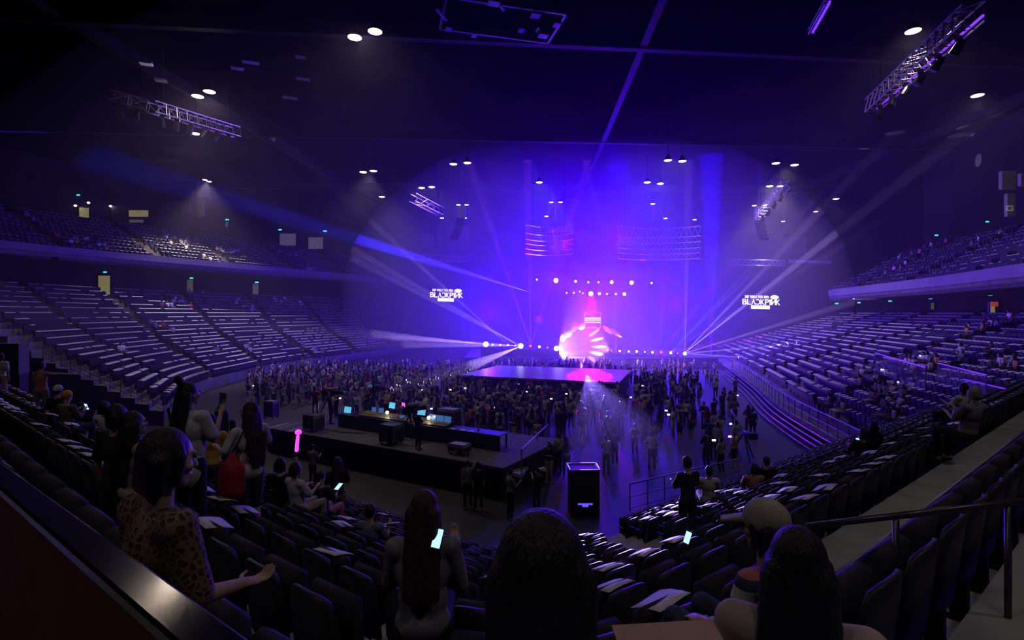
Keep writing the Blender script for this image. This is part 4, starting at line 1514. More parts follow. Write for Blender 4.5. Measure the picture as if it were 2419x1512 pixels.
for px, d, words, tp, bt, hr, turn, k in FL:
    p = P(px, 740, d); p.z = 0
    arms = [dict(), dict(L=((-.04, .10, -.24), (.05, .30, -.18)), R=((.05, .10, -.24), (-.03, .30, -.16))), dict(R=((.10, .12, .12), (.0, .22, .34))), dict(L=((-.10, .05, -.25), (.12, .16, -.28)), R=((.08, .08, -.25), (.0, .30, -.12)))][k]
    person(Pose(STAND, lean=-.5 if 'bending' in words else 0, head=(-.2, 0, 0), **arms), words, p, back(p, turn), 1.70, tp, bt, hr, .8, vs=.024, det=1, hat=(CLOTH['white'], True) if 'pale cap' in words else None)
# --- crew on the platform
CR = [(781, 2.3, 'crew member in black at the left camera on the platform', 'black', 'black', 'short', -.6), (988, .55, 'crew member in black operating the covered camera in the middle of the desk', 'black', 'black', 'short', -.2),
      (1003, 4.3, 'crew member in white T-shirt reaching over the desk behind the covered camera', 'white', 'black', 'short', 2.6), (745, 3.2, 'crew member seated low in dark red at the left end of the desk', 'red', 'black', 'short', .6),
      (795, 3.6, 'crew member in salmon top bending at the cyan laptop', 'pink', 'black', 'bob', 2.9), (866, 3.9, 'crew member in red cap behind the left consoles', 'black', 'grey', 'short', 2.8), (912, 4.2, 'crew member in pale top behind the left desk lamp', 'beige', 'black', 'short', 2.9)]
for px, n, words, tp, bt, hr, turn in CR:
    p = desk_at(px, n, 1.2)
    person(Pose(STAND, lean=-.25, head=(-.2, 0, 0), L=((-.05, .10, -.24), (.04, .32, -.22)), R=((.06, .10, -.24), (-.02, .34, -.2))), words, p, PANG + turn, 1.72, tp, bt, hr, .8, vs=.024, det=1, hat=(CLOTH['red'], True) if 'red cap' in words else None)

# ---------------------------------------------------------------- seated spectators in the stands, and the crowd on the floor
pr = random.Random(11)
LIST = []      # (set, loc, rz, top, bottom, height, region)
want = {'stand_left_lower': 105, 'stand_left_upper': 80, 'stand_right_lower': 95, 'stand_right_upper': 14}
REG = {'stand_left_lower': 'in the left stand', 'stand_left_upper': 'in the upper left tier', 'stand_right_lower': 'in the right stand', 'stand_right_upper': 'in the upper right tier'}
for st, n in want.items():
    pool = [s for s in SEATS if s['s'] == st and inview(s['p'], 0)]
    cl = [pr.choice(pool) for _ in range(max(4, n // 6))]
    if st == 'stand_right_lower':
        cl = [s for s in pool if 1960 < pix(s['p'])[0] < 2400 and s['p'].y < 40]
        cl = [pr.choice(cl) for _ in range(16)]
    got = 0
    for c in cl * 3:
        for s in pool:
            if s.get('occ') or got >= n or s['r'] != max(0, c['r'] + pr.choice((-1, 0, 0, 1))):
                continue
            if abs(s['c'] - c['c']) < 4 and pr.random() < .22:
                s['occ'] = True
                got += 1
                st_ = pr.choice(SETS_SIT)
                LIST.append((st_, s['p'] + Vector((-math.sin(s['a']), math.cos(s['a']), 0)) * .08, s['a'] + pr.uniform(-.3, .3), pr.choice(TOPS), pr.choice(BOTS), pr.uniform(1.55, 1.75), REG[st]))
# near-bank seats under the figures count as occupied
near_people = [o.location for o in bpy.data.objects if o.name.startswith('person')]
NEARLOC = [v for v in near_people]
for s in SEATS:
    if s['s'] == 'near' and any((v.xy - s['p'].xy).length < .42 and abs(v.z - s['p'].z) < .4 for v in NEARLOC):
        s['gone'] = True


def inside(poly, x, y):
    c = False
    for (x0, y0), (x1, y1) in zip(poly, poly[1:] + poly[:1]):
        if (y0 > y) != (y1 > y) and x < (x1 - x0) * (y - y0) / (y1 - y0) + x0:
            c = not c
    return c


tA = [G(1085, 886, 1.6), G(1462, 904, 1.6)]
THRUST = [(tA[0].x - .7, tA[0].y - .6), (tA[1].x + .7, tA[1].y - .7), (G(1492, 874, 1.6).x + .7, G(1492, 874, 1.6).y + .7), (G(1178, 863, 1.6).x - .7, G(1178, 863, 1.6).y + .7)]
PLAT = [(pf(-.6, -.6).x, pf(-.6, -.6).y), (pf(PL + 5, -.6).x, pf(PL + 5, -.6).y), (pf(PL + 5, 6.0).x, pf(PL + 5, 6.0).y), (pf(-.6, 6.0).x, pf(-.6, 6.0).y)]
pts = []
tries = 0
taken = [(v.x, v.y) for v in NEARLOC]
while len(pts) < 760 and tries < 90000:
    tries += 1
    y = pr.uniform(23, 64)
    x = pr.uniform(-26, 26)
    px, py = pix((x, y, 0))
    if not (585 < px < 1750):
        continue
    lh, rh = hit(LL[0][0], px), hit(RL[0][0], px)
    if (lh is not None and y > lh.y - 3 and px < 1000) or (rh is not None and y > rh.y - 3.6 and px > 1500):
        continue
    dens = 1.0
    if px < 780 and y < 39:
        continue
    if px < 900 and y < 34:
        continue
    if px > 1400:
        dens = .6 if y > 32 else .34
        if 1640 < px and y > 38:
            dens = .12
    if 1180 < px <= 1400 and y < 28:
        dens = .10
    if y > 52:
        dens *= .6
    if pr.random() > dens or inside(THRUST, x, y) or inside(PLAT, x, y):
        continue
    if any((x - a) ** 2 + (y - b) ** 2 < .36 for a, b in taken):
        continue
    taken.append((x, y))
    pts.append((x, y))
for x, y in pts:
    px, py = pix((x, y, 0))
    reg = 'beside the left stand' if px < 800 else 'behind the mixing desks' if px < 1060 else 'before the thrust stage' if px < 1420 else 'in the smoky crowd'
    if y > 50:
        reg = 'close to the stage'
    face = math.atan2(-(8 - x), 66 - y) + pr.uniform(-.5, .5)
    if pr.random() < .2:
        face += pr.uniform(-2.5, 2.5)
    LIST.append((pr.choice(SETS_STAND), Vector((x, y, 0)), face, pr.choice(TOPS), pr.choice(BOTS), pr.uniform(1.55, 1.82), reg))
LIST.sort(key=lambda q: (q[1] - Vector((0, 0, EYE))).length)
NIND = 300 - len(NEARLOC)
ind, stuff = LIST[:NIND], LIST[NIND:]
buck = {}
for q in ind:
    buck.setdefault((q[3], q[6]), []).append(q)
for (tp, reg), l in buck.items():
    l.sort(key=lambda q: pix(q[1])[0])
    for n, q in enumerate(l):
        st, loc, rz, top, bot, h, _ = q
        r = copy_person(st, loc, rz, top, bot, h)
        how = 'seated' if reg in REG.values() else 'standing'
        words = 'only %s person in %s top %s' % (how, WORD[top], reg) if len(l) == 1 else '%s person in %s top, %s from left of those %s' % (how, WORD[top], nth(n + 1), reg)
        tag(r, words, 'person', 'spectators ' + reg)
# a few phones glowing in the crowd
for k in range(46):
    q = pr.choice(ind + stuff[:120])
    loc = q[1] + Vector((math.sin(-q[2]) * .34 + pr.uniform(-.1, .1), math.cos(q[2]) * .34, (1.35 if q[0] in SETS_STAND else .95)))
    if k == 0:
        PH = []
    PH.append((loc, q[6]))
phm = [mat('phone_glow_white', (.9, .9, 1), .3, noise=0, emit=2.2, ecol=(.9, .92, 1)), mat('phone_glow_pink', (1, .6, .9), .3, noise=0, emit=2.0, ecol=(1, .5, .95))]
phb = {}
for loc, reg in PH:
    phb.setdefault(reg, []).append(loc)
mbp = MB().box((0, 0, 0), (.16, .012, .09))
mp = [mbp.mesh('phone', m) for m in phm]
for reg, l in phb.items():
    l.sort(key=lambda v: pix(v)[0])
    for n, loc in enumerate(l):
        o = obj_of('phone', mp[n % 2]); o.location = loc; o.rotation_euler = (-.3, 0, pr.uniform(-.5, .5))
        tag(o, 'tiny glowing phone screen, %s from left of those %s' % (nth(n + 1), reg), 'phone', 'phones glowing in the crowd')
# everyone further off, too small to tell apart
coarse = {}


def coarse_set(st):
    i = next(k for k, s in enumerate(SETS_STAND + SETS_SIT) if s is st)
    if i not in coarse:
        out = []
        for nm in ('body', 'shirt', 'trousers', 'hair'):
            o = bpy.data.objects.new('c', st[nm]); COL.objects.link(o)
            d = o.modifiers.new('d', 'DECIMATE'); d.ratio = .22
            bpy.context.view_layer.update()
            me = bpy.data.meshes.new_from_object(o.evaluated_get(bpy.context.evaluated_depsgraph_get()))
            v = np.empty(len(me.vertices) * 3, dtype=np.float32); me.vertices.foreach_get('co', v)
            out.append((v.reshape(-1, 3), [list(p.vertices) for p in me.polygons]))
            bpy.data.objects.remove(o); bpy.data.meshes.remove(me)
        coarse[i] = out
    return coarse[i]


mats = [SKIN, HAIR] + list(CLOTH.values())
mi = {k: 2 + n for n, k in enumerate(CLOTH)}
V, Fc, Mi = [], [], []
off = 0
for st, loc, rz, top, bot, h, reg in stuff:
    c, s, k = math.cos(rz), math.sin(rz), h / 1.7
    for (v, f), m in zip(coarse_set(st), (0, mi[top], mi[bot], 1)):
        w = np.empty_like(v)
        w[:, 0] = (v[:, 0] * c - v[:, 1] * s) * k + loc.x
        w[:, 1] = (v[:, 0] * s + v[:, 1] * c) * k + loc.y
        w[:, 2] = v[:, 2] * k + loc.z
        V.append(w)
        Fc += [[i + off for i in q] for q in f]
        Mi += [m] * len(f)
        off += len(v)
if V:
    me = bpy.data.meshes.new('distant_crowd')
    me.from_pydata(np.concatenate(V).tolist(), [], Fc)
    for m in mats:
        me.materials.append(m)
    me.polygons.foreach_set('material_index', Mi)
    o = obj_of('distant_crowd', me)
    tag(o, 'distant spectators on the far floor and in the far stands', 'crowd', kind='stuff')
SEATS = [s for s in SEATS if not s.get('gone')]
# ================================================================ placing seats and papers
for s in SEATS:
    s['d'] = (s['p'] - Vector((0, 0, EYE - .6))).length
    s['see'] = inview(s['p'] + Vector((0, 0, .8)), 80)
    s['occ'] = s.get('occ', False)
ranked = sorted([s for s in SEATS if s['see']], key=lambda s: s['d'])
ones, rest = ranked[:300], ranked[300:]
by = {}
for s in ranked:
    by.setdefault((s['s'], s['r']), []).append(s)
for k, l in by.items():
    l.sort(key=lambda s: pix(s['p'])[0])
    for n, s in enumerate(l):
        s['n'] = n + 1
ROWN = lambda s: ('row beside the camera' if s['r'] == 0 else '%s row ahead of the camera' % nth(s['r'])) if s['s'] == 'near' else '%s row up in the %s' % (nth(s['r'] + 1), {'stand_right_lower': 'right stand', 'stand_left_lower': 'left stand', 'stand_right_upper': 'upper right tier', 'stand_left_upper': 'upper left tier'}[s['s']])
for s in ones:
    sp = 'dark folded seat' if not s['occ'] else 'dark occupied seat'
    r = thing('arena_seat', '%s, %s from left in the %s' % (sp, nth(s['n']), ROWN(s)), 'seat', s['p'], s['a'], 'seats of the near bank' if s['s'] == 'near' else 'nearest seats of the stand')
    for nm, me in (('backrest', ME_BACK), ('seat_pan', ME_PAN), ('pedestal', ME_PED), ('armrest', ME_ARM)):
        o = obj_of(nm, me, r)
        if nm == 'seat_pan' and s['occ']:
            o.location = (0, .66, .39)
            o.rotation_euler = (PI / 2, 0, 0)
            o.rotation_euler = (-PI / 2 + .05, 0, 0)
            o.location = (0, -.36, .46)
sb = MB()
sb.box((0, -.13, .57), (.46, .09, .52)).box((0, .0, .55), (.42, .12, .44)).box((0, -.06, .17), (.3, .1, .34))
v = [list(q) for q in sb.v]
for q in v:
    if q[2] > .8:
        q[0] *= .86
if rest:
    o = merge_copies('arena_seats_beyond', v, sb.f, [(s['p'], s['a']) for s in rest if not s['occ']], SEATF)
    tag(o, 'thousands of dark folded seats filling the far stands', 'seats', kind='stuff')

# sheets of paper laid on the empty seats
pr = random.Random(5)
pap = []
for s in ranked:
    if s['occ']:
        continue
    q = pr.random()
    st = s['s']
    if st == 'near':
        x, y = pix(s['p'] + Vector((0, 0, .8)))
        keep = .62 if x < 420 else (.15 if x < 1400 else (.42 if s['r'] >= 3 else .15))
        if s['r'] <= 1:
            keep = .0
    else:
        # whole runs without paper, as in the photograph
        h = math.sin(s['r'] * 12.9 + math.floor(s['c'] / 7) * 78.2) * 43758.5
        h -= math.floor(h)
        keep = .88 if h > .13 else 0.08
        if st == 'stand_right_upper':
            keep *= .55
    if q < keep:
        pap.append(s)
for n, s in enumerate(pap[:300]):
    o = obj_of('paper_sheet', PAPERS[n % 4])
    o.location = s['p']
    o.rotation_euler = (0, 0, s['a'])
    tag(o, 'white paper on the %s seat from left, %s' % (nth(s['n']), ROWN(s)), 'paper', 'paper sheets laid on the seats')
rest = pap[300:]
if rest:
    pb = MB(); pb.add([(-.17, -.10, .835), (.17, -.10, .835), (.17, .15, .80), (-.17, .15, .80), (-.17, .20, .765), (.17, .20, .765), (-.17, -.10, .82), (.17, -.10, .82), (.17, .20, .755), (-.17, .20, .755)],
                      [(0, 1, 2, 3), (3, 2, 5, 4), (6, 9, 8, 7), (0, 6, 7, 1), (4, 5, 8, 9)])
    o = merge_copies('paper_sheets_beyond', pb.v, pb.f, [(s['p'], s['a']) for s in rest], PAPER)
    tag(o, 'white paper sheets on every seat of the far stands', 'papers', kind='stuff')
# ================================================================ shell: floor, ceiling, walls
mb = MB(); mb.quad((-70, -6, 0), (75, -6, 0), (75, 130, 0), (-70, 130, 0)); struct(mb.build('floor', FLOORM))
mb = MB(); mb.box((0, 62, 26.2), (150, 140, .4)); struct(mb.build('ceiling', CEILM))
mb = MB(); mb.box((0, 126, 13), (150, .5, 26)); struct(mb.build('wall_back', WALLM))
mb = MB(); mb.box((0, -6, 13), (150, .5, 26)); struct(mb.build('wall_rear', WALLM))
mb = MB(); mb.box((-70, 60, 13), (.5, 133, 26)); struct(mb.build('wall_left', WALLM))
mb = MB(); mb.box((75, 60, 13), (.5, 133, 26)); struct(mb.build('wall_right', WALLM))

# ceiling beams that cross the dark roof
def beam(p, q, w=.5, h=.9):
    mb = MB(); mb.bar(p, q, w, h)
    return mb
BEAMM = mat('dark_roof_steel', (.006, .0058, .007), .6, noise=.2, spec=.1)
for k, (a, b) in enumerate([((-60, 30, 25.5), (70, 42, 25.5)), ((-60, 52, 25.5), (70, 60, 25.5)), ((-60, 76, 25.5), (70, 80, 25.5)),
                            ((-30, 10, 25.6), (-20, 120, 25.6)), ((8, 10, 25.6), (12, 120, 25.6)), ((45, 10, 25.6), (42, 120, 25.6))]):
    struct(beam(a, b).build('beam_%d' % (k + 1), BEAMM))

# ================================================================ lamps of the house
def spot(name, loc, target, power, size, col, blend=.3, r=.15, par=None):
    l = bpy.data.lights.new(name, 'SPOT')
    l.energy = power
    l.spot_size = size
    l.spot_blend = blend
    l.shadow_soft_size = r
    l.color = col
    o = bpy.data.objects.new(name, l)
    COL.objects.link(o)
    o.location = loc
    d = Vector(target) - Vector(loc)
    o.rotation_euler = d.to_track_quat('-Z', 'Y').to_euler()
    return o


def point(name, loc, power, col, r=.3):
    l = bpy.data.lights.new(name, 'POINT')
    l.energy = power
    l.shadow_soft_size = r
    l.color = col
    o = bpy.data.objects.new(name, l)
    COL.objects.link(o)
    o.location = loc
    return o


WARM = (1.0, .84, .76)
LAMPW = mat('lit_warm_lamp_glass', (1, .95, .85), .4, noise=0, emit=30, ecol=(1, .9, .72))
HOOD = mat('lamp_hood_metal', (.10, .10, .10), .5, metal=.5)
me_hood = MB().lathe([(.10, .55), (.14, .5), (.34, .12), (.40, .0), (.37, .0), (.3, .12), (.1, .45)], n=16).mesh('hood', HOOD, True)
me_glass = MB().lathe([(.05, .07), (.36, .06), (.37, .01), (.2, -.05), (.03, -.06)], n=16).mesh('lens', LAMPW, True)
me_rod = MB().tube((0, 0, .5), (0, 0, 3.9), .025, n=6).mesh('hanging_rod', BLACKM)
HOUSE = [  # photo pixel, drop height, power factor, words
    (838, 89, .5, 'brighter left lamp of the pair high over the left of the floor'),
    (886, 75, .35, 'right lamp of the bright pair high over the left of the floor'),
    (2157, 74, 1.4, 'big glaring round lamp high above the right stand, beside the sloping truss'),
    (2309, 226, 1.0, 'lone round lamp above the right stand, below the sloping truss'),
    (467, 228, .8, 'left lamp of the pair just above the lit lattice truss'),
    (495, 217, .8, 'right lamp of the pair just above the lit lattice truss'),
    (461, 316, .8, 'lone lamp hanging under the lit lattice truss'),
    (484, 425, 3, 'left lamp of the close pair over the brightly lit upper left seats'),
    (494, 429, 3, 'right lamp of the close pair over the brightly lit upper left seats'),
    (858, 407, .7, 'left lamp of the pair between the upper left tier and the small lit truss'),
    (882, 404, .7, 'right lamp of the pair between the upper left tier and the small lit truss'),
    (1071, 388, .8, 'left lamp of the pair above the grey wall panel left of the stage'),
    (1104, 385, .8, 'right lamp of the pair above the grey wall panel left of the stage'),
    (996, 444, .6, 'small left lamp of the pair just above the small lit truss'),
    (1020, 442, .6, 'small right lamp of the pair just above the small lit truss'),
    (902, 465, .6, 'lone small lamp left of the small lit truss'),
    (1274, 431, 1.0, 'lone round lamp high over the left half of the stage'),
    (1302, 478, .7, 'left lamp over the left suspension cables of the stage roof'),
    (1324, 478, .7, 'right lamp over the left suspension cables of the stage roof'),
    (1291, 511, .6, 'small lamp at the foot of the left suspension cables'),
    (1578, 379, 1.1, 'left lamp of the topmost pair over the right half of the stage'),
    (1612, 381, 1.1, 'right lamp of the topmost pair over the right half of the stage'),
    (1529, 431, 1.0, 'left lamp of the lower pair over the right half of the stage'),
    (1560, 434, 1.0, 'right lamp of the lower pair over the right half of the stage'),
    (1542, 482, .7, 'lamp above the right suspension cables of the stage roof'),
    (1572, 516, .6, 'lamp right of the right suspension cables of the stage roof'),
    (1641, 519, .5, 'small lamp at the right end of the right ring truss'),
    (1833, 386, .9, 'left lamp of the topmost pair above the right screen'),
    (1877, 390, .9, 'right lamp of the topmost pair above the right screen'),
    (1818, 440, .9, 'lamp left of the steep truss above the right screen'),
    (1842, 440, .6, 'lamp at the top of the steep truss above the right screen'),
    (1782, 486, .7, 'left lamp of the low pair above the right screen'),
    (1807, 486, .7, 'right lamp of the low pair above the right screen'),
    (1850, 523, .6, 'lowest lamp above the right screen'),
    (1927, 500, .7, 'lone lamp between the right screen and the upper right tier'),
    (1975, 470, .7, 'highest lone lamp between the right screen and the upper right tier'),
    (2352, 397, .9, 'wide lamp beside the grey pillar at the right edge'),
    (2359, 388, .6, 'small upper lamp beside the grey pillar at the right edge'),
    (1083, 484, .6, 'left lamp of the pair over the curved hanging speaker'),
    (1102, 484, .6, 'right lamp of the pair over the curved hanging speaker'),
    (1044, 515, .5, 'small lamp below the small lit truss'),
    (1098, 515, .5, 'small lamp below the curved hanging speaker'),
]
HOUSE_W = 2600
LAMPPOS, LIT = [], []
for px, py, pw, words in HOUSE:
    z = 22.0
    p = G(px, py, z)
    if p.y > 95:
        p = P(px, py, 95)
    if px in (484, 494):
        p = P(px, py, 70)
    p.z = min(p.z, 25)
    r = thing('house_lamp', 'lit ' + words, 'lamp', p, 0, 'house lamps under the roof')
    o = obj_of('hood', me_hood, r)
    g = obj_of('lens', me_glass, r)
    rd = obj_of('hanging_rod', me_rod, r)
    rd.scale = (1, 1, (26 - p.z) / 3.9)
    sc = 1.0 if p.y < 70 else .8
    for q in (o, g):
        q.scale = (sc, sc, sc)
    LIT.append([p, pw * (.30 if p.y < 48 else .02 if 900 < px < 1760 else .95 if px < 1000 else .55)])
    LAMPPOS.append(p)
    if px == 467:
        point('lamp_glow', p - Vector((0, 0, .4)), 260, WARM, .25)

# close pairs share one light source, set midway
while LIT:
    p, w_ = LIT.pop(0)
    mate = [q for q in LIT if (q[0] - p).length < 5]
    LIT = [q for q in LIT if (q[0] - p).length >= 5]
    c_ = sum((q[0] for q in mate), p.copy()) / (1 + len(mate))
    w_ += sum(q[1] for q in mate)
    if w_ > .05:
        spot('house_light', c_ + Vector((0, 0, -.1)), c_ + Vector((0, 0, -10)), HOUSE_W * w_, math.radians(162 if c_.y < 48 else 104), WARM, .7, .35)
# unseen fill lamps added above and behind the camera to light the near figures
for k, (x, y, pw) in enumerate([(-11, -3, .22), (2, -4, .09), (13, 0, .26)]):
    p = Vector((x, y, 22))
    r = thing('house_lamp', 'added fill lamp over the near seats behind the viewer, %s of three' % nth(k + 1), 'lamp', p, 0, 'house lamps under the roof')
    for nm, me in (('hood', me_hood), ('lens', me_glass), ('hanging_rod', me_rod)):
        o = obj_of(nm, me, r)
    spot('house_light', p + Vector((0, 0, -.1)), p + Vector((0, 0, -10)), HOUSE_W * pw, math.radians(150), (1, .82, .95), .7, .35)

# ================================================================ stage
STAGEM = mat('stage_deck_gloss', (.16, .15, .17), .35, noise=.15)
SKIRT = mat('black_stage_skirt', (.012, .012, .015), .9, noise=.3)
t = thing('main_stage', 'wide dark main stage with lights along its front edge', 'stage', (0, 0, 0))
mb = MB(); mb.prism([(-6, 66), (26, 66), (26, 80), (-6, 80)], 1.36, 1.5); mb.build('stage_deck', STAGEM, t)
mb = MB(); mb.prism([(-5.8, 66.15), (25.8, 66.15), (25.8, 79.8), (-5.8, 79.8)], 0, 1.36); mb.build('stage_skirt', SKIRT, t)
t = thing('thrust_stage', 'low thrust stage washed in magenta, reaching out into the crowd', 'stage', (0, 0, 0))
A = G(1085, 886, 1.6); B = G(1462, 904, 1.6); C = G(1492, 874, 1.6); D = G(1178, 863, 1.6)
mb = MB(); mb.prism([(A.x, A.y), (B.x, B.y), (C.x, C.y), (D.x, D.y)], 1.45, 1.6); mb.build('stage_deck', STAGEM, t)
mb = MB(); mb.prism([(A.x + .2, A.y + .1), (B.x - .2, B.y + .2), (C.x - .2, C.y), (D.x + .2, D.y)], 0, 1.45); mb.build('stage_skirt', SKIRT, t)
# dark backdrop and wings of the stage house
mb = MB(); mb.box((10, 81, 7), (34, .4, 14)); tag(mb.build('stage_backdrop', mat('black_backdrop_cloth', (.008, .008, .01), .9, noise=.2)), 'tall black cloth backdrop closing the rear of the main stage', 'backdrop')

# ---------------------------------------------------------------- lit fixtures on the stage edge and overhead
def lens_mat(name, col, e):
    return mat(name, col, .3, noise=0, emit=e, ecol=col)
LW = lens_mat('lens_white', (1, .92, 1), 18)
LP = lens_mat('lens_pink_white', (1, .55, 1), 22)
LM = lens_mat('lens_magenta', (1, .02, .75), 9)


SCRW = mat('screen_glow_white', (1, .93, 1), .4, noise=0, emit=1.7, ecol=(1, .9, 1))


def moving_head_meshes():
    base = MB().box((0, 0, .06), (.34, .30, .12)).mesh('base', BLACKM)
    yoke = MB().box((-.19, 0, .30), (.05, .16, .40)).box((.19, 0, .30), (.05, .16, .40)).box((0, 0, .13), (.42, .18, .05)).mesh('yoke', BLACKM)
    M = Matrix.Rotation(PI / 2, 4, 'X').to_3x3()
    head = MB().lathe([(.09, -.24), (.13, -.2), (.15, 0), (.155, .16), (.13, .2)], (0, 0, .40), 14, M).mesh('lamp_head', BLACKM, True)
    lens = MB().lathe([(.02, .19), (.12, .2), (.125, .22), (.06, .25), (.01, .255)], (0, 0, .40), 14, M).mesh('lens', LW, True)
    return base, yoke, head, lens


MH = moving_head_meshes()


def fixture(px, py, d, label, scale, lm, group, hang=False):
    p = P(px, py, d)
    up = -1 if hang else 1
    r = thing('moving_head_light', label, 'stage light', p - Vector((0, 0, .40 * up)), 0, group)
    for me in MH:
        o = obj_of(me.name.split('.')[0], me, r)
        if hang:
            o.rotation_euler = (0, PI, 0)
        if me.name.startswith('lens'):
            o.material_slots[0].link = 'OBJECT'
            o.material_slots[0].material = lm
            o.scale = (scale, 1.15, scale)
            o.location = (0, -.02, up * .40 * (1 - scale))
        if me.name.startswith('lamp_head'):
            s = max(1, scale * .95)
            o.scale = (s, 1, s)
            o.location = (0, 0, up * .40 * (1 - s))
    return p


FLOORFX = [(1148, 813, 2.6, LW, 'big white light at the far left end of the stage edge'),
           (1164, 814, .8, LW, 'small white light beside the big one at the left end of the stage edge'),
           (1182, 815, .8, LP, 'small pink light, third from the left end of the stage edge'),
           (1200, 815, .9, LW, 'white light throwing a pale cone, fourth from the left end of the stage edge'),
           (1217, 816, .6, LP, 'dim small light just left of the wide glaring light on the stage edge'),
           (1230, 817, 2.6, LW, 'wide glaring white light on the left part of the stage edge'),
           (1253, 817, 1.2, LM, 'magenta light with a violet fan above it on the stage edge'),
           (1274, 819, 1.2, LW, 'white light with a tall pale flare on the stage edge'),
           (1293, 821, .9, LM, 'small magenta light left of the source of the petal ring'),
           (1314, 823, 2.4, LW, 'glaring white light at the source of the petal ring'),
           (1325, 825, 2.0, LW, 'second glaring light at the right of the petal ring source'),
           (1443, 828, .8, LM, 'small pink light, first right of the petal ring'),
           (1463, 829, .9, LP, 'small pink light, second right of the petal ring'),
           (1484, 830, .9, LP, 'small pink light, third right of the petal ring'),
           (1503, 830, 1.1, LW, 'white light with two thin beams, right of the petal ring'),
           (1522, 831, .6, LP, 'dim pink light between two white ones on the right of the stage edge'),
           (1540, 832, 1.1, LW, 'white light left of the magenta starburst'),
           (1560, 832, 1.4, LM, 'magenta light at the heart of the starburst'),
           (1583, 833, 1.3, LW, 'white light right of the magenta starburst'),
           (1599, 834, .7, LM, 'small magenta light near the right end of the stage edge'),
           (1616, 835, 1.8, LW, 'big white light fanning beams at the right end of the stage edge')]
# sloping plinth that carries the floor lights
xa, xb = P(1136, 813, 66.6), P(1628, 836, 66.6)
za, zb = xa.z - .42, xb.z - .42
mb = MB(); mb.add([(xa.x, 66.3, 1.5), (xb.x, 66.3, 1.5), (xb.x, 66.95, 1.5), (xa.x, 66.95, 1.5), (xa.x, 66.3, za), (xb.x, 66.3, zb), (xb.x, 66.95, zb), (xa.x, 66.95, za)], [(3, 2, 1, 0), (4, 5, 6, 7), (0, 1, 5, 4), (1, 2, 6, 5), (2, 3, 7, 6), (3, 0, 4, 7)])
tag(mb.build('light_plinth', BLACK), 'long black sloping plinth along the stage edge under the row of lights', 'plinth')
for px, py, s, m, words in FLOORFX:
    fixture(px, py, 66.6, words, s, m, 'lights along the stage edge')
OVER1 = [(1268, 661, .8), (1313, 663, 2.4), (1359, 665, 1.2), (1389, 667, .9), (1413, 667, .8), (1444, 667, 1.7), (1491, 668, 2.0), (1538, 669, .9)]
OVER2 = [(1338, 692, .7), (1355, 692, .7), (1369, 689, .6), (1376, 693, .6), (1395, 694, 2.4), (1415, 694, 1.4), (1433, 695, .8), (1454, 695, .9), (1474, 695, 1.7)]
for row, lst, y in (('upper', OVER1, 70), ('lower', OVER2, 72)):
    for k, (px, py, s) in enumerate(lst):
        fixture(px, py, y, 'glowing pink white stage light, %s from left on the %s overhead bar' % (nth(k + 1), row), s, LP, 'lights on the %s overhead bar' % row, True)
    a, b = P(lst[0][0] - 20, lst[0][1] - 8, y), P(lst[-1][0] + 20, lst[-1][1] - 8, y)
    r = thing('lighting_bar', '%s dark overhead bar carrying a row of pink white stage lights' % row, 'lighting bar', a)
    mb = MB(); mb.tube((0, 0, 0), b - a, .05); mb.build('pipe', BLACKM, r)
    for w in (.1, .5, .9):
        q = (b - a) * w
        mb = MB(); mb.tube(q, q + Vector((0, 0, 25.9 - a.z - q.z)), .02, n=5); mb.build('hanging_cable', BLACKM, r)

# bright bar panel hanging behind the petal ring
r = thing('bar_light_frame', 'hanging frame of glowing white horizontal light bars over the stage', 'stage light', P(1400, 775, 74))
s = 74 / F
mb = MB()
for x in (-19, 19):
    mb.bar((x * s, 0, 0), (x * s, 0, 37 * s), .12)
mb.bar((-19 * s, 0, 37 * s), (19 * s, 0, 37 * s), .12).bar((-19 * s, 0, 0), (19 * s, 0, 0), .12)
mb.build('frame', GREYM, r)
for k, z in enumerate((13, 17, 21, 24)):
    mb = MB(); mb.bar((-18 * s, -.05, z * s), (18 * s, -.05, z * s), .085); mb.build('light_bar', SCRW, r)
mb = MB()
for x in (-15, 15):
    mb.tube((x * s, 0, 37 * s), (x * s, 0, 26 - (EYE - (775 - HY) / F * 74)), .02, n=5)
mb.build('hanging_cable', BLACKM, r)

# ---------------------------------------------------------------- screens with the logo
def letter_mesh(ch, off, flipx=False, flipy=False):
    cu = bpy.data.curves.new('c', 'FONT')
    cu.body = ch
    cu.offset = off
    cu.extrude = .02
    o = bpy.data.objects.new('c', cu)
    COL.objects.link(o)
    bpy.context.view_layer.update()
    me = bpy.data.meshes.new_from_object(o.evaluated_get(bpy.context.evaluated_depsgraph_get()))
    bpy.data.objects.remove(o)
    bpy.data.curves.remove(cu)
    co = np.empty(len(me.vertices) * 3, dtype=np.float32)
    me.vertices.foreach_get('co', co)
    co = co.reshape(-1, 3)
    lo, hi = co.min(0), co.max(0)
    co[:, 0] -= (lo[0] + hi[0]) / 2
    co[:, 1] -= (lo[1] + hi[1]) / 2
    if flipx:
        co[:, 0] *= -1
    if flipy:
        co[:, 1] *= -1
    faces = [list(p.vertices) for p in me.polygons]
    bpy.data.meshes.remove(me)
    return co, faces


SCRB = mat('screen_black', (.01, .008, .014), .3, noise=.1)


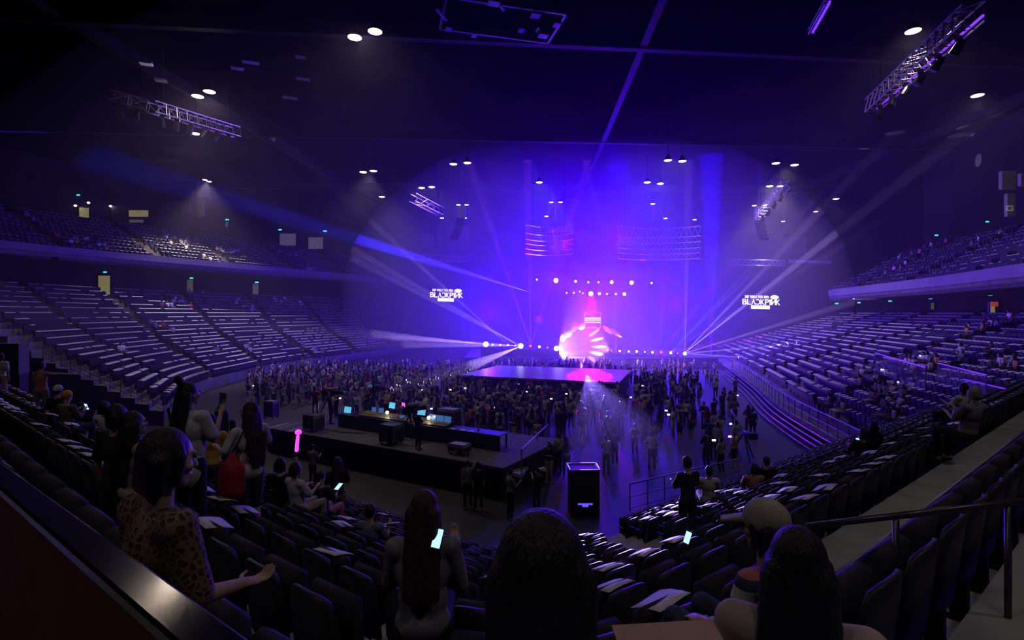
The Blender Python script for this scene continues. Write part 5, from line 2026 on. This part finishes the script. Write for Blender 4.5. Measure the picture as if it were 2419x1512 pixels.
def text_into(mb, chars, x0, x1, z0, z1, off, y=-.06):
    """letters spread evenly from x0 to x1, height z0..z1; chars: (letter, flipx, flipy)"""
    n = len(chars)
    slots = [.45 if c[0] in 'I1' else .6 if c[0] == ' ' else 1.0 for c in chars]
    unit = (x1 - x0) / sum(slots)
    for k, (ch, fx, fy) in enumerate(chars):
        w = unit * slots[k]
        xm = x0 + unit * (sum(slots[:k]) + slots[k] / 2)
        if ch == ' ':
            continue
        co, fs = letter_mesh(ch, off, fx, fy)
        lo, hi = co.min(0), co.max(0)
        cw = w * (.92 if ch not in 'I1' else .72)
        sx = cw / (hi[0] - lo[0])
        sz = (z1 - z0) / (hi[1] - lo[1])
        vs = [(xm + v[0] * sx, y - v[2], (z0 + z1) / 2 + v[1] * sz) for v in co]
        mb.add(vs, fs)


def screen(x0, x1, y0, y1, d, words, tilt):
    """logo block between photo columns x0..x1 and rows y0..y1"""
    s = d / F
    W, H = (x1 - x0) * s, (y1 - y0) * s
    r = thing('led_screen', words, 'screen', P((x0 + x1) / 2, (y0 + y1) / 2, d))
    r.rotation_euler = (0, math.radians(tilt), 0)
    mb = MB(); mb.box((0, .05, 0), (W * 1.25, .16, H * 1.5)); mb.build('screen_panel', SCRB, r)
    word = [('B', 0, 0), ('L', 0, 0), ('V', 0, 1), ('C', 1, 0), ('K', 0, 0), ('P', 0, 0), ('I', 0, 0), ('N', 1, 0), ('K', 0, 0)]
    mb = MB(); text_into(mb, word, -W / 2, W / 2, -H * .18, H * .21, .012); mb.build('logo_lettering', SCRW, r)
    mb = MB(); text_into(mb, [(c, 0, 0) for c in '2017 WORLD TOUR with'], -W * .44, W * .20, H * .28, H * .46, .01); mb.build('tour_lettering', SCRW, r)
    M = Matrix.Rotation(PI / 2, 3, 'X')
    mb = MB(); mb.ell((W * .345, -.05, H * .36), (W * .112, .03, H * .145), n=20, k=9); mb.build('oval_emblem', SCRW, r)
    mb = MB(); mb.box((-W * .02, -.05, -H * .345), (W * .49, .05, H * .25)); mb.build('white_bar', SCRW, r)
    mb = MB()
    for x in (-.55, .55):
        mb.tube((W * x, .05, H * .75), (W * x, .05, 25.9 - (EYE - ((y0 + y1) / 2 - HY) / F * d)), .03, n=5)
    mb.build('hanging_cable', BLACKM, r)


screen(1016, 1094, 682, 713, 76, 'glowing white band logo screen hanging left of the stage', 1.5)
screen(1753, 1843, 697, 731, 76, 'glowing white band logo screen hanging right of the stage', 1.2)

# ---------------------------------------------------------------- trusses
def truss(mb, p, q, w, n=None, r=.03):
    """box lattice between p and q"""
    p, q = Vector(p), Vector(q)
    z = (q - p).normalized()
    up = Vector((0, 0, 1)) if abs(z.z) < .95 else Vector((1, 0, 0))
    x = z.cross(up).normalized()
    y = x.cross(z).normalized()
    cs = [x * w / 2 + y * w / 2, x * -w / 2 + y * w / 2, x * -w / 2 - y * w / 2, x * w / 2 - y * w / 2]
    for c in cs:
        mb.tube(p + c, q + c, r, n=5)
    n = n or max(2, int((q - p).length / w))
    for k in range(n):
        a, b = p.lerp(q, k / n), p.lerp(q, (k + 1) / n)
        for i in range(4):
            c, d = cs[i], cs[(i + 1) % 4]
            mb.tube(a + c, b + d, r * .6, n=4, cap=False)
            mb.tube(b + c, b + d, r * .6, n=4, cap=False)
    return mb


def truss_thing(p, q, w, label, fixtures=0, glow=None, rr=.045):
    p, q = Vector(p), Vector(q)
    t = thing('lighting_truss', label, 'truss', p)
    d = q - p
    mb = MB(); truss(mb, (0, 0, 0), d, w, r=rr); mb.build('lattice', STEEL, t)
    for w_ in (.12, .88):
        e = d * w_
        mb = MB(); mb.tube(e + Vector((0, 0, w / 2)), e + Vector((0, 0, 26 - p.z - e.z)), .025, n=5); mb.build('hanging_chain', BLACKM, t)
    for k in range(fixtures):
        e = d * ((k + .7) / (fixtures + .4)) + Vector((0, -.05, -w / 2))
        mb = MB()
        mb.bar(e, e + Vector((0, 0, -.25)), .3, .06)
        M = Euler((.5, .3, .4 * k)).to_matrix()
        mb.lathe([(.13, .3), (.18, .1), (.2, -.2), (.21, -.35), (.1, -.36)], e + Vector((0, 0, -.5)), 10, M)
        mb.build('par_lamp', BLACKM, t)
    if glow:
        mb = MB(); mb.bar((0, -w / 2 - .05, -w / 2), d + Vector((0, -w / 2 - .05, -w / 2)), .08); mb.build('edge_strip', glow, t)
    return t


PURP = mat('violet_edge_glow', (.3, .05, 1), .4, noise=0, emit=1.3, ecol=(.22, .03, 1))  # violet of the edges put in as emission
TLAMP = truss_thing(P(358, 252, 37), P(560, 312, 44), .75, 'lit lattice truss with lamps hanging over the left stand', 6)
truss_thing(P(262, 228, 40), P(350, 252, 41), .8, 'dim reddish stretch of lattice truss left of the lit one', 2)
truss_thing(P(975, 466, 62), P(1042, 500, 66), .9, 'small lit lattice truss left of the stage')
truss_thing(P(975, 609, 88), P(1112, 612, 88), .9, 'level lattice truss above the left screen')
truss_thing(P(1722, 620, 88), P(1850, 622, 88), .9, 'level lattice truss above the right screen')
truss_thing(P(1862, 617, 84), P(1962, 620, 84), .35, 'thin level pipe truss right of the right screen')
truss_thing(P(1856, 435, 56), P(1792, 512, 64), .8, 'steep truss with lamps above the right screen', 4)
truss_thing(P(2300, 28, 22), P(2060, 248, 34), .8, 'sloping truss with a violet edge strip above the right stand', 6, PURP)
truss_thing(P(1956, 2, 26), P(1915, 75, 29), .25, 'thin violet lit bar at the top of the roof', 0, PURP, .03)


def ring_truss(pxs, y0, y1, d, rows, label, depth):
    """curved truss: chords at several heights, bowed away from the viewer"""
    a, b = pxs
    t = thing('curved_truss', label, 'truss', P((a + b) / 2, y0, d))
    o = P((a + b) / 2, y0, d)
    n = 18
    chord = []
    for py in rows:
        pts = []
        for k in range(n + 1):
            u = k / n * 2 - 1
            q = P(a + (b - a) * k / n, py, d + depth * (1 - u * u) * 0)
            q.y += depth * (u * u)
            pts.append(q - o)
        chord.append(pts)
    for c in chord:
        mb = MB(); mb.poly_tube(c, .075, 5); mb.build('chord', STEEL, t)
    mb = MB()
    for c0, c1 in zip(chord[:-1:1], chord[1::1]):
        for k in range(n):
            m = (c1[k] + c1[k + 1]) / 2
            mb.tube(c0[k], m, .035, n=4, cap=False).tube(m, c0[k + 1], .035, n=4, cap=False)
    mb.build('lattice', STEEL, t)
    for k in (3, 15):
        mb = MB(); mb.tube(chord[0][k], chord[0][k] + Vector((0, 0, 25.9 - o.z)), .03, n=5); mb.build('hanging_chain', BLACKM, t)


ring_truss((1240, 1350), 537, 605, 66, (537, 556, 570, 580, 592, 603), 'curved stage roof truss on the left, with thin bright chords', -2)
ring_truss((1452, 1642), 540, 618, 66, (540, 562, 575, 589, 601, 614), 'curved stage roof truss on the right, with clear lattice', -2)
for pts, w in (([(1305, 483), (1293, 505)], 'left slanting cable pair'), ([(1312, 486), (1312, 520)], 'left upright cable'), ([(1550, 494), (1542, 520)], 'right slanting cable'), ([(1558, 496), (1568, 514)], 'right short cable')):
    mb = MB(); a, b = P(*pts[0], 68), P(*pts[1], 68); mb.tube(a, b, .09, n=6)
    tag(mb.build('suspension_cable', STEEL), 'pale %s over the stage roof truss' % w, 'cable', 'cables over the stage roof')


def line_array(px, py, d, n, words, lean):
    t = thing('line_array_speaker', words, 'speaker', P(px, py, d))
    for k in range(n):
        a = -.05 + .06 * k
        M = Matrix.Rotation(a, 3, 'X')
        x = lean * (k / n) ** 2 * 1.2
        mb = MB(); mb.box((x, .04 * k * k * .3, -.42 * k), (1.0, .7, .4), M); mb.build('cabinet', GREYM if k < 3 else BLACKM, t)
    mb = MB(); mb.bar((0, 0, .2), (0, 0, .45), .9, .5).tube((0, 0, .4), (0, 0, 25.9 - (EYE - (py - HY) / F * d)), .03, n=5); mb.build('hanging_frame', GREYM, t)


line_array(1091, 495, 66, 9, 'curved hanging speaker column left of the stage roof', -1)
line_array(1793, 497, 66, 9, 'curved hanging speaker column above the right screen', 1)

# rig of panels and small boxes in the middle of the roof
RIGB = mat('pale_rig_panel', (.55, .5, .62), .5, noise=.1)
RIG = [((1055, 48), (1030, 20), 'bar'), ((1182, 12), (1190, 25), 'bar'), ((1166, 6), (28, 10), 'p'), ((1265, 35), (22, 10), 'p'), ((1315, 56), (16, 14), 'p'),
       ((1232, 70), (14, 10), 'p'), ((1283, 83), (24, 7), 'p'), ((1270, 68), (6, 9), 'p'), ((1060, 67), (14, 8), 'p'), ((1120, 82), (12, 10), 'p')]
for k, (a, b, kind) in enumerate(RIG):
    z = 23.0
    if kind == 'bar':
        p, q = G(*a, z), G(*b, z)
        mb = MB(); mb.bar((0, 0, 0), q - p, .16, .08)
        o = mb.build('roof_tube', RIGB); o.location = p
        tag(o, ['long thin pale tube at the left of the roof rig', 'short pale tube at the top of the roof rig'][k], 'tube')
    else:
        p = G(*a, z)
        w, h = b[0] * p.y / F, b[1] * p.y / F
        t = thing('roof_box', 'pale box fixture, %s along the roof rig from left' % nth(sorted(x[0][0] for x in RIG if x[2] == 'p').index(a[0]) + 1), 'fixture', p, .3)
        mb = MB(); mb.box((0, 0, 0), (w, .5, max(.15, h * .6))); mb.build('housing', RIGB, t, bevel=.02)
        mb = MB(); mb.tube((0, 0, .1), (0, 0, 3), .02, n=5); mb.build('hanging_rod', BLACKM, t)
p = G(1180, 62, 23.3)
t = thing('roof_rig', 'dark square rig frame in the middle of the roof', 'rig', p, .25)
mb = MB()
for (a, b) in (((-3.2, -1.6), (3.4, -1.6)), ((3.4, -1.6), (3.4, 1.6)), ((3.4, 1.6), (-3.2, 1.6)), ((-3.2, 1.6), (-3.2, -1.6))):
    mb.bar((*a, .3), (*b, .3), .15)
mb.build('frame', BLACKM, t)
mb = MB()
for x, y in ((-3, -1.5), (3, -1.5), (3, 1.5), (-3, 1.5)):
    mb.tube((x, y, .3), (x, y, 2.6), .03, n=5)
mb.build('hanging_chain', BLACKM, t)
for k, (px, py, w, h) in enumerate([(345, 150, 26, 12), (560, 160, 26, 10), (592, 146, 36, 14), (380, 190, 24, 6), (710, 133, 22, 5), (685, 230, 32, 5), (716, 185, 30, 5)]):
    p = G(px, py, 23.2)
    mb = MB(); mb.box((0, 0, 0), (w * p.y / F, .5, .12), Matrix.Rotation(.35, 3, 'Z'))
    o = mb.build('roof_baffle', RIGB if k in (0, 1, 2) else GREYM); o.location = p
    tag(o, 'pale flat roof panel above the left stand, %s from left' % nth(sorted([345, 560, 592, 380, 710, 685, 716]).index(px) + 1), 'panel', 'roof panels over the left stand')

# ================================================================ haze
for nm, c, rad, den, wd in (('thin', (8, 66, 9), (62, 50, 30), .0022, 'thin smoke drifting through the arena'), ('thick', (10, 67, 9), (31, 20, 21), .011, 'thick smoke wrapping the stage')):
    mb = MB(); mb.ell(c, rad, n=40, k=24)
    o = mb.build('stage_smoke', volume_mat('smoke_' + nm, den, (.78, .66, 1), .25), smooth=True)  # smoke itself tinted violet to deepen the blue light
    tag(o, wd, 'smoke', kind='stuff')

# ================================================================ stage light
BLUE = (.03, .0, 1.0)
VIO = (.07, .0, 1.0)
MAG = (1.0, .0, .75)
PNK = (1.0, .45, 1.0)
for x, z, w, c in ((-3, 7, 1.0, BLUE), (6, 16, 1.7, BLUE), (14, 17, 1.7, BLUE), (21, 8, 1.0, BLUE), (10, 5, 1.2, VIO)):
    point('stage_wash', (x, 68, z), 14500 * w, c, .6)
for (px, py, s) in OVER1 + OVER2:
    if s > 1.3:
        p = P(px, py, 69)
        point('pink_flare', p + Vector((0, -.6, 0)), 100 * s, MAG, .2)
point('overhead_magenta', P(1395, 722, 69), 2600, MAG, .4)
spot('deck_magenta', P(1400, 690, 62), P(1392, 884, 46.5), 50000, math.radians(14), MAG, .7, .1)


def beam_light(s, ds, e, de, power, deg, col, blend=.25):
    a, b = P(s[0], s[1], ds), P(e[0], e[1], de)
    return spot('beam', a, b, power, math.radians(deg), col, blend, .012)


WHT = (.62, .42, 1.0)
B0 = 1000000
# right fan of pale beams
for e in ((1745, 700), (1730, 745), (1800, 690), (1830, 770), (1850, 815), (1840, 850)):
    beam_light((1616, 835), 66, e, 63, B0 * .7, 2.6, WHT)
for e in ((1720, 700), (1690, 720), (1700, 760)):
    beam_light((1583, 833), 66, e, 64, B0 * .4, 1.8, WHT)
beam_light((1618, 835), 66, (1622, 620), 66, B0 * .35, 3, WHT)
# left fan
for e, d in (((1060, 720), 65), ((985, 690), 66), ((1040, 805), 58), ((1000, 815), 55)):
    beam_light((1228, 817), 66, e, d, B0 * .6, 2.6, WHT)
beam_light((1200, 815), 66, (1150, 770), 65, B0 * .5, 2.2, WHT)
beam_light((1228, 819), 66, (1010, 905), 42, B0 * .35, 4.2, WHT)
beam_light((1146, 813), 66, (1000, 800), 60, B0 * .4, 4, WHT)
# violet fans upward
for e in ((1195, 640), (1250, 600), (1310, 640)):
    beam_light((1254, 817), 66, e, 66, B0 * .5, 3, (.45, .05, 1))
for e in ((1500, 735), (1480, 745), (1455, 770)):
    beam_light((1503, 830), 66, e, 66, B0 * .22, 1.6, PNK)
for e in ((1480, 760), (1500, 770), (1455, 790)):
    beam_light((1540, 832), 66, e, 66, B0 * .22, 1.6, PNK)
# magenta starburst
for k in range(9):
    a = 2 * PI * k / 9 + .12
    beam_light((1560, 832), 66, (1560 + 70 * math.cos(a), 832 - 80 * math.sin(a)), 69, B0 * .30, 3.0, (1, .03, .8))
# wide shafts, two added to imitate tall blue bands, and the broad blue beam to the left
beam_light((1680, 842), 64, (1680, 60), 64, B0 * 2.2, 7, (.015, 0, 1), .15)  # added beam in place of a tall blue band
beam_light((1455, 835), 68, (1460, 60), 68, B0 * 1.5, 9, (.015, 0, 1), .5)  # added beam for the second, paler band
beam_light((1250, 690), 67, (700, 520), 60, B0 * 5, 4, (.04, .02, 1), .4)
beam_light((1540, 690), 67, (1400, 200), 60, B0 * .7, 10, (.015, 0, 1), .6)
beam_light((1350, 690), 67, (1180, 200), 62, B0 * .7, 8, (.015, 0, 1), .6)
# pale shaft that falls toward the near right of the floor
beam_light((1385, 885), 45, (1505, 1190), 15, B0 * .32, 10, (.30, .20, 1.0), .5)

# petal ring: added smoke puffs give a beam's light pattern its shape
PUFF = volume_mat('light_petal_smoke', 3.5, (1, .98, 1), .35)
petals = [(1331, 797, 12, 12, 60), (1342, 787, 16, 13, 50), (1353, 774, 17, 17, 40), (1374, 771, 14, 11, 35), (1330, 842, 13, 13, -50), (1341, 854, 10, 13, -55), (1357, 864, 9, 16, -60), (1375, 868, 9, 15, -60),
          (1389, 862, 9, 19, -50), (1403, 851, 8, 17, -35), (1411, 836, 8, 20, -12), (1414, 819, 6, 19, 0), (1410, 802, 6, 18, 14), (1404, 786, 6, 17, 35), (1437, 780, 10, 18, -35), (1455, 787, 9, 18, -40)]
for px, py, w, l, ang in petals:
    d = 66.0
    p = P(px, py, d)
    s = d / F
    M = Matrix.Rotation(math.radians(ang), 3, 'Y').inverted()
    mb = MB(); mb.ell((0, 0, 0), (l * s * .95, w * s * .62, w * s * .6), M, 12, 9)
    o = mb.build('smoke_puff', PUFF, smooth=True); o.location = p
    tag(o, 'light petal of the ring above the stage, shaped as an added smoke puff', 'smoke', 'ring of light petals shaped in smoke', kind='stuff')
spot('petal_light', P(1318, 823, 65.7), P(1390, 816, 66), 12000, math.radians(150), (1, .5, 1), .2, .05)
spot('petal_light', P(1441, 827, 65.7), P(1395, 812, 66), 5500, math.radians(110), (1, .5, 1), .3, .05)  # added at the small pink fixture to brighten the right petals
mb = MB(); text_into(mb, [(c, 0, 0) for c in '217'], -.17, .17, -.11, .11, .015, y=-.03)
mb.build('number_lettering', BLACK, PLAC217)
for v in (lampA, lampB):
    point('desk_light', v + PN * -.16 + Vector((0, 0, .34)), 9, (1, .86, .6), .05)
# ================================================================ camera and render look
cam = bpy.data.cameras.new('camera')
cam.sensor_fit = 'HORIZONTAL'
cam.sensor_width = 36
cam.lens = 36 * F / 2419
cam.shift_y = -(756 - HY) / 2419
cam.clip_start = .05
cam.clip_end = 400
co = bpy.data.objects.new('camera', cam)
COL.objects.link(co)
co.location = (0, 0, EYE)
co.rotation_euler = (PI / 2, 0, 0)
SC.camera = co
w = bpy.data.worlds.new('world')
SC.world = w
w.use_nodes = True
bg = w.node_tree.nodes['Background']
bg.inputs['Color'].default_value = (.5, .4, .8, 1)
bg.inputs['Strength'].default_value = 0.0
SC.view_settings.view_transform = 'Standard'
SC.view_settings.look = 'None'
SC.view_settings.gamma = 1
SC.view_settings.use_curve_mapping = False
SC.view_settings.exposure = 0.0
cy = SC.cycles
cy.max_bounces = 1
cy.diffuse_bounces = 0
cy.glossy_bounces = 1
cy.transmission_bounces = 2
cy.volume_bounces = 0
cy.transparent_max_bounces = 8
cy.sample_clamp_indirect = 4
cy.sample_clamp_direct = 0
cy.use_denoising = True
cy.adaptive_threshold = .1
cy.caustics_reflective = False
cy.caustics_refractive = False
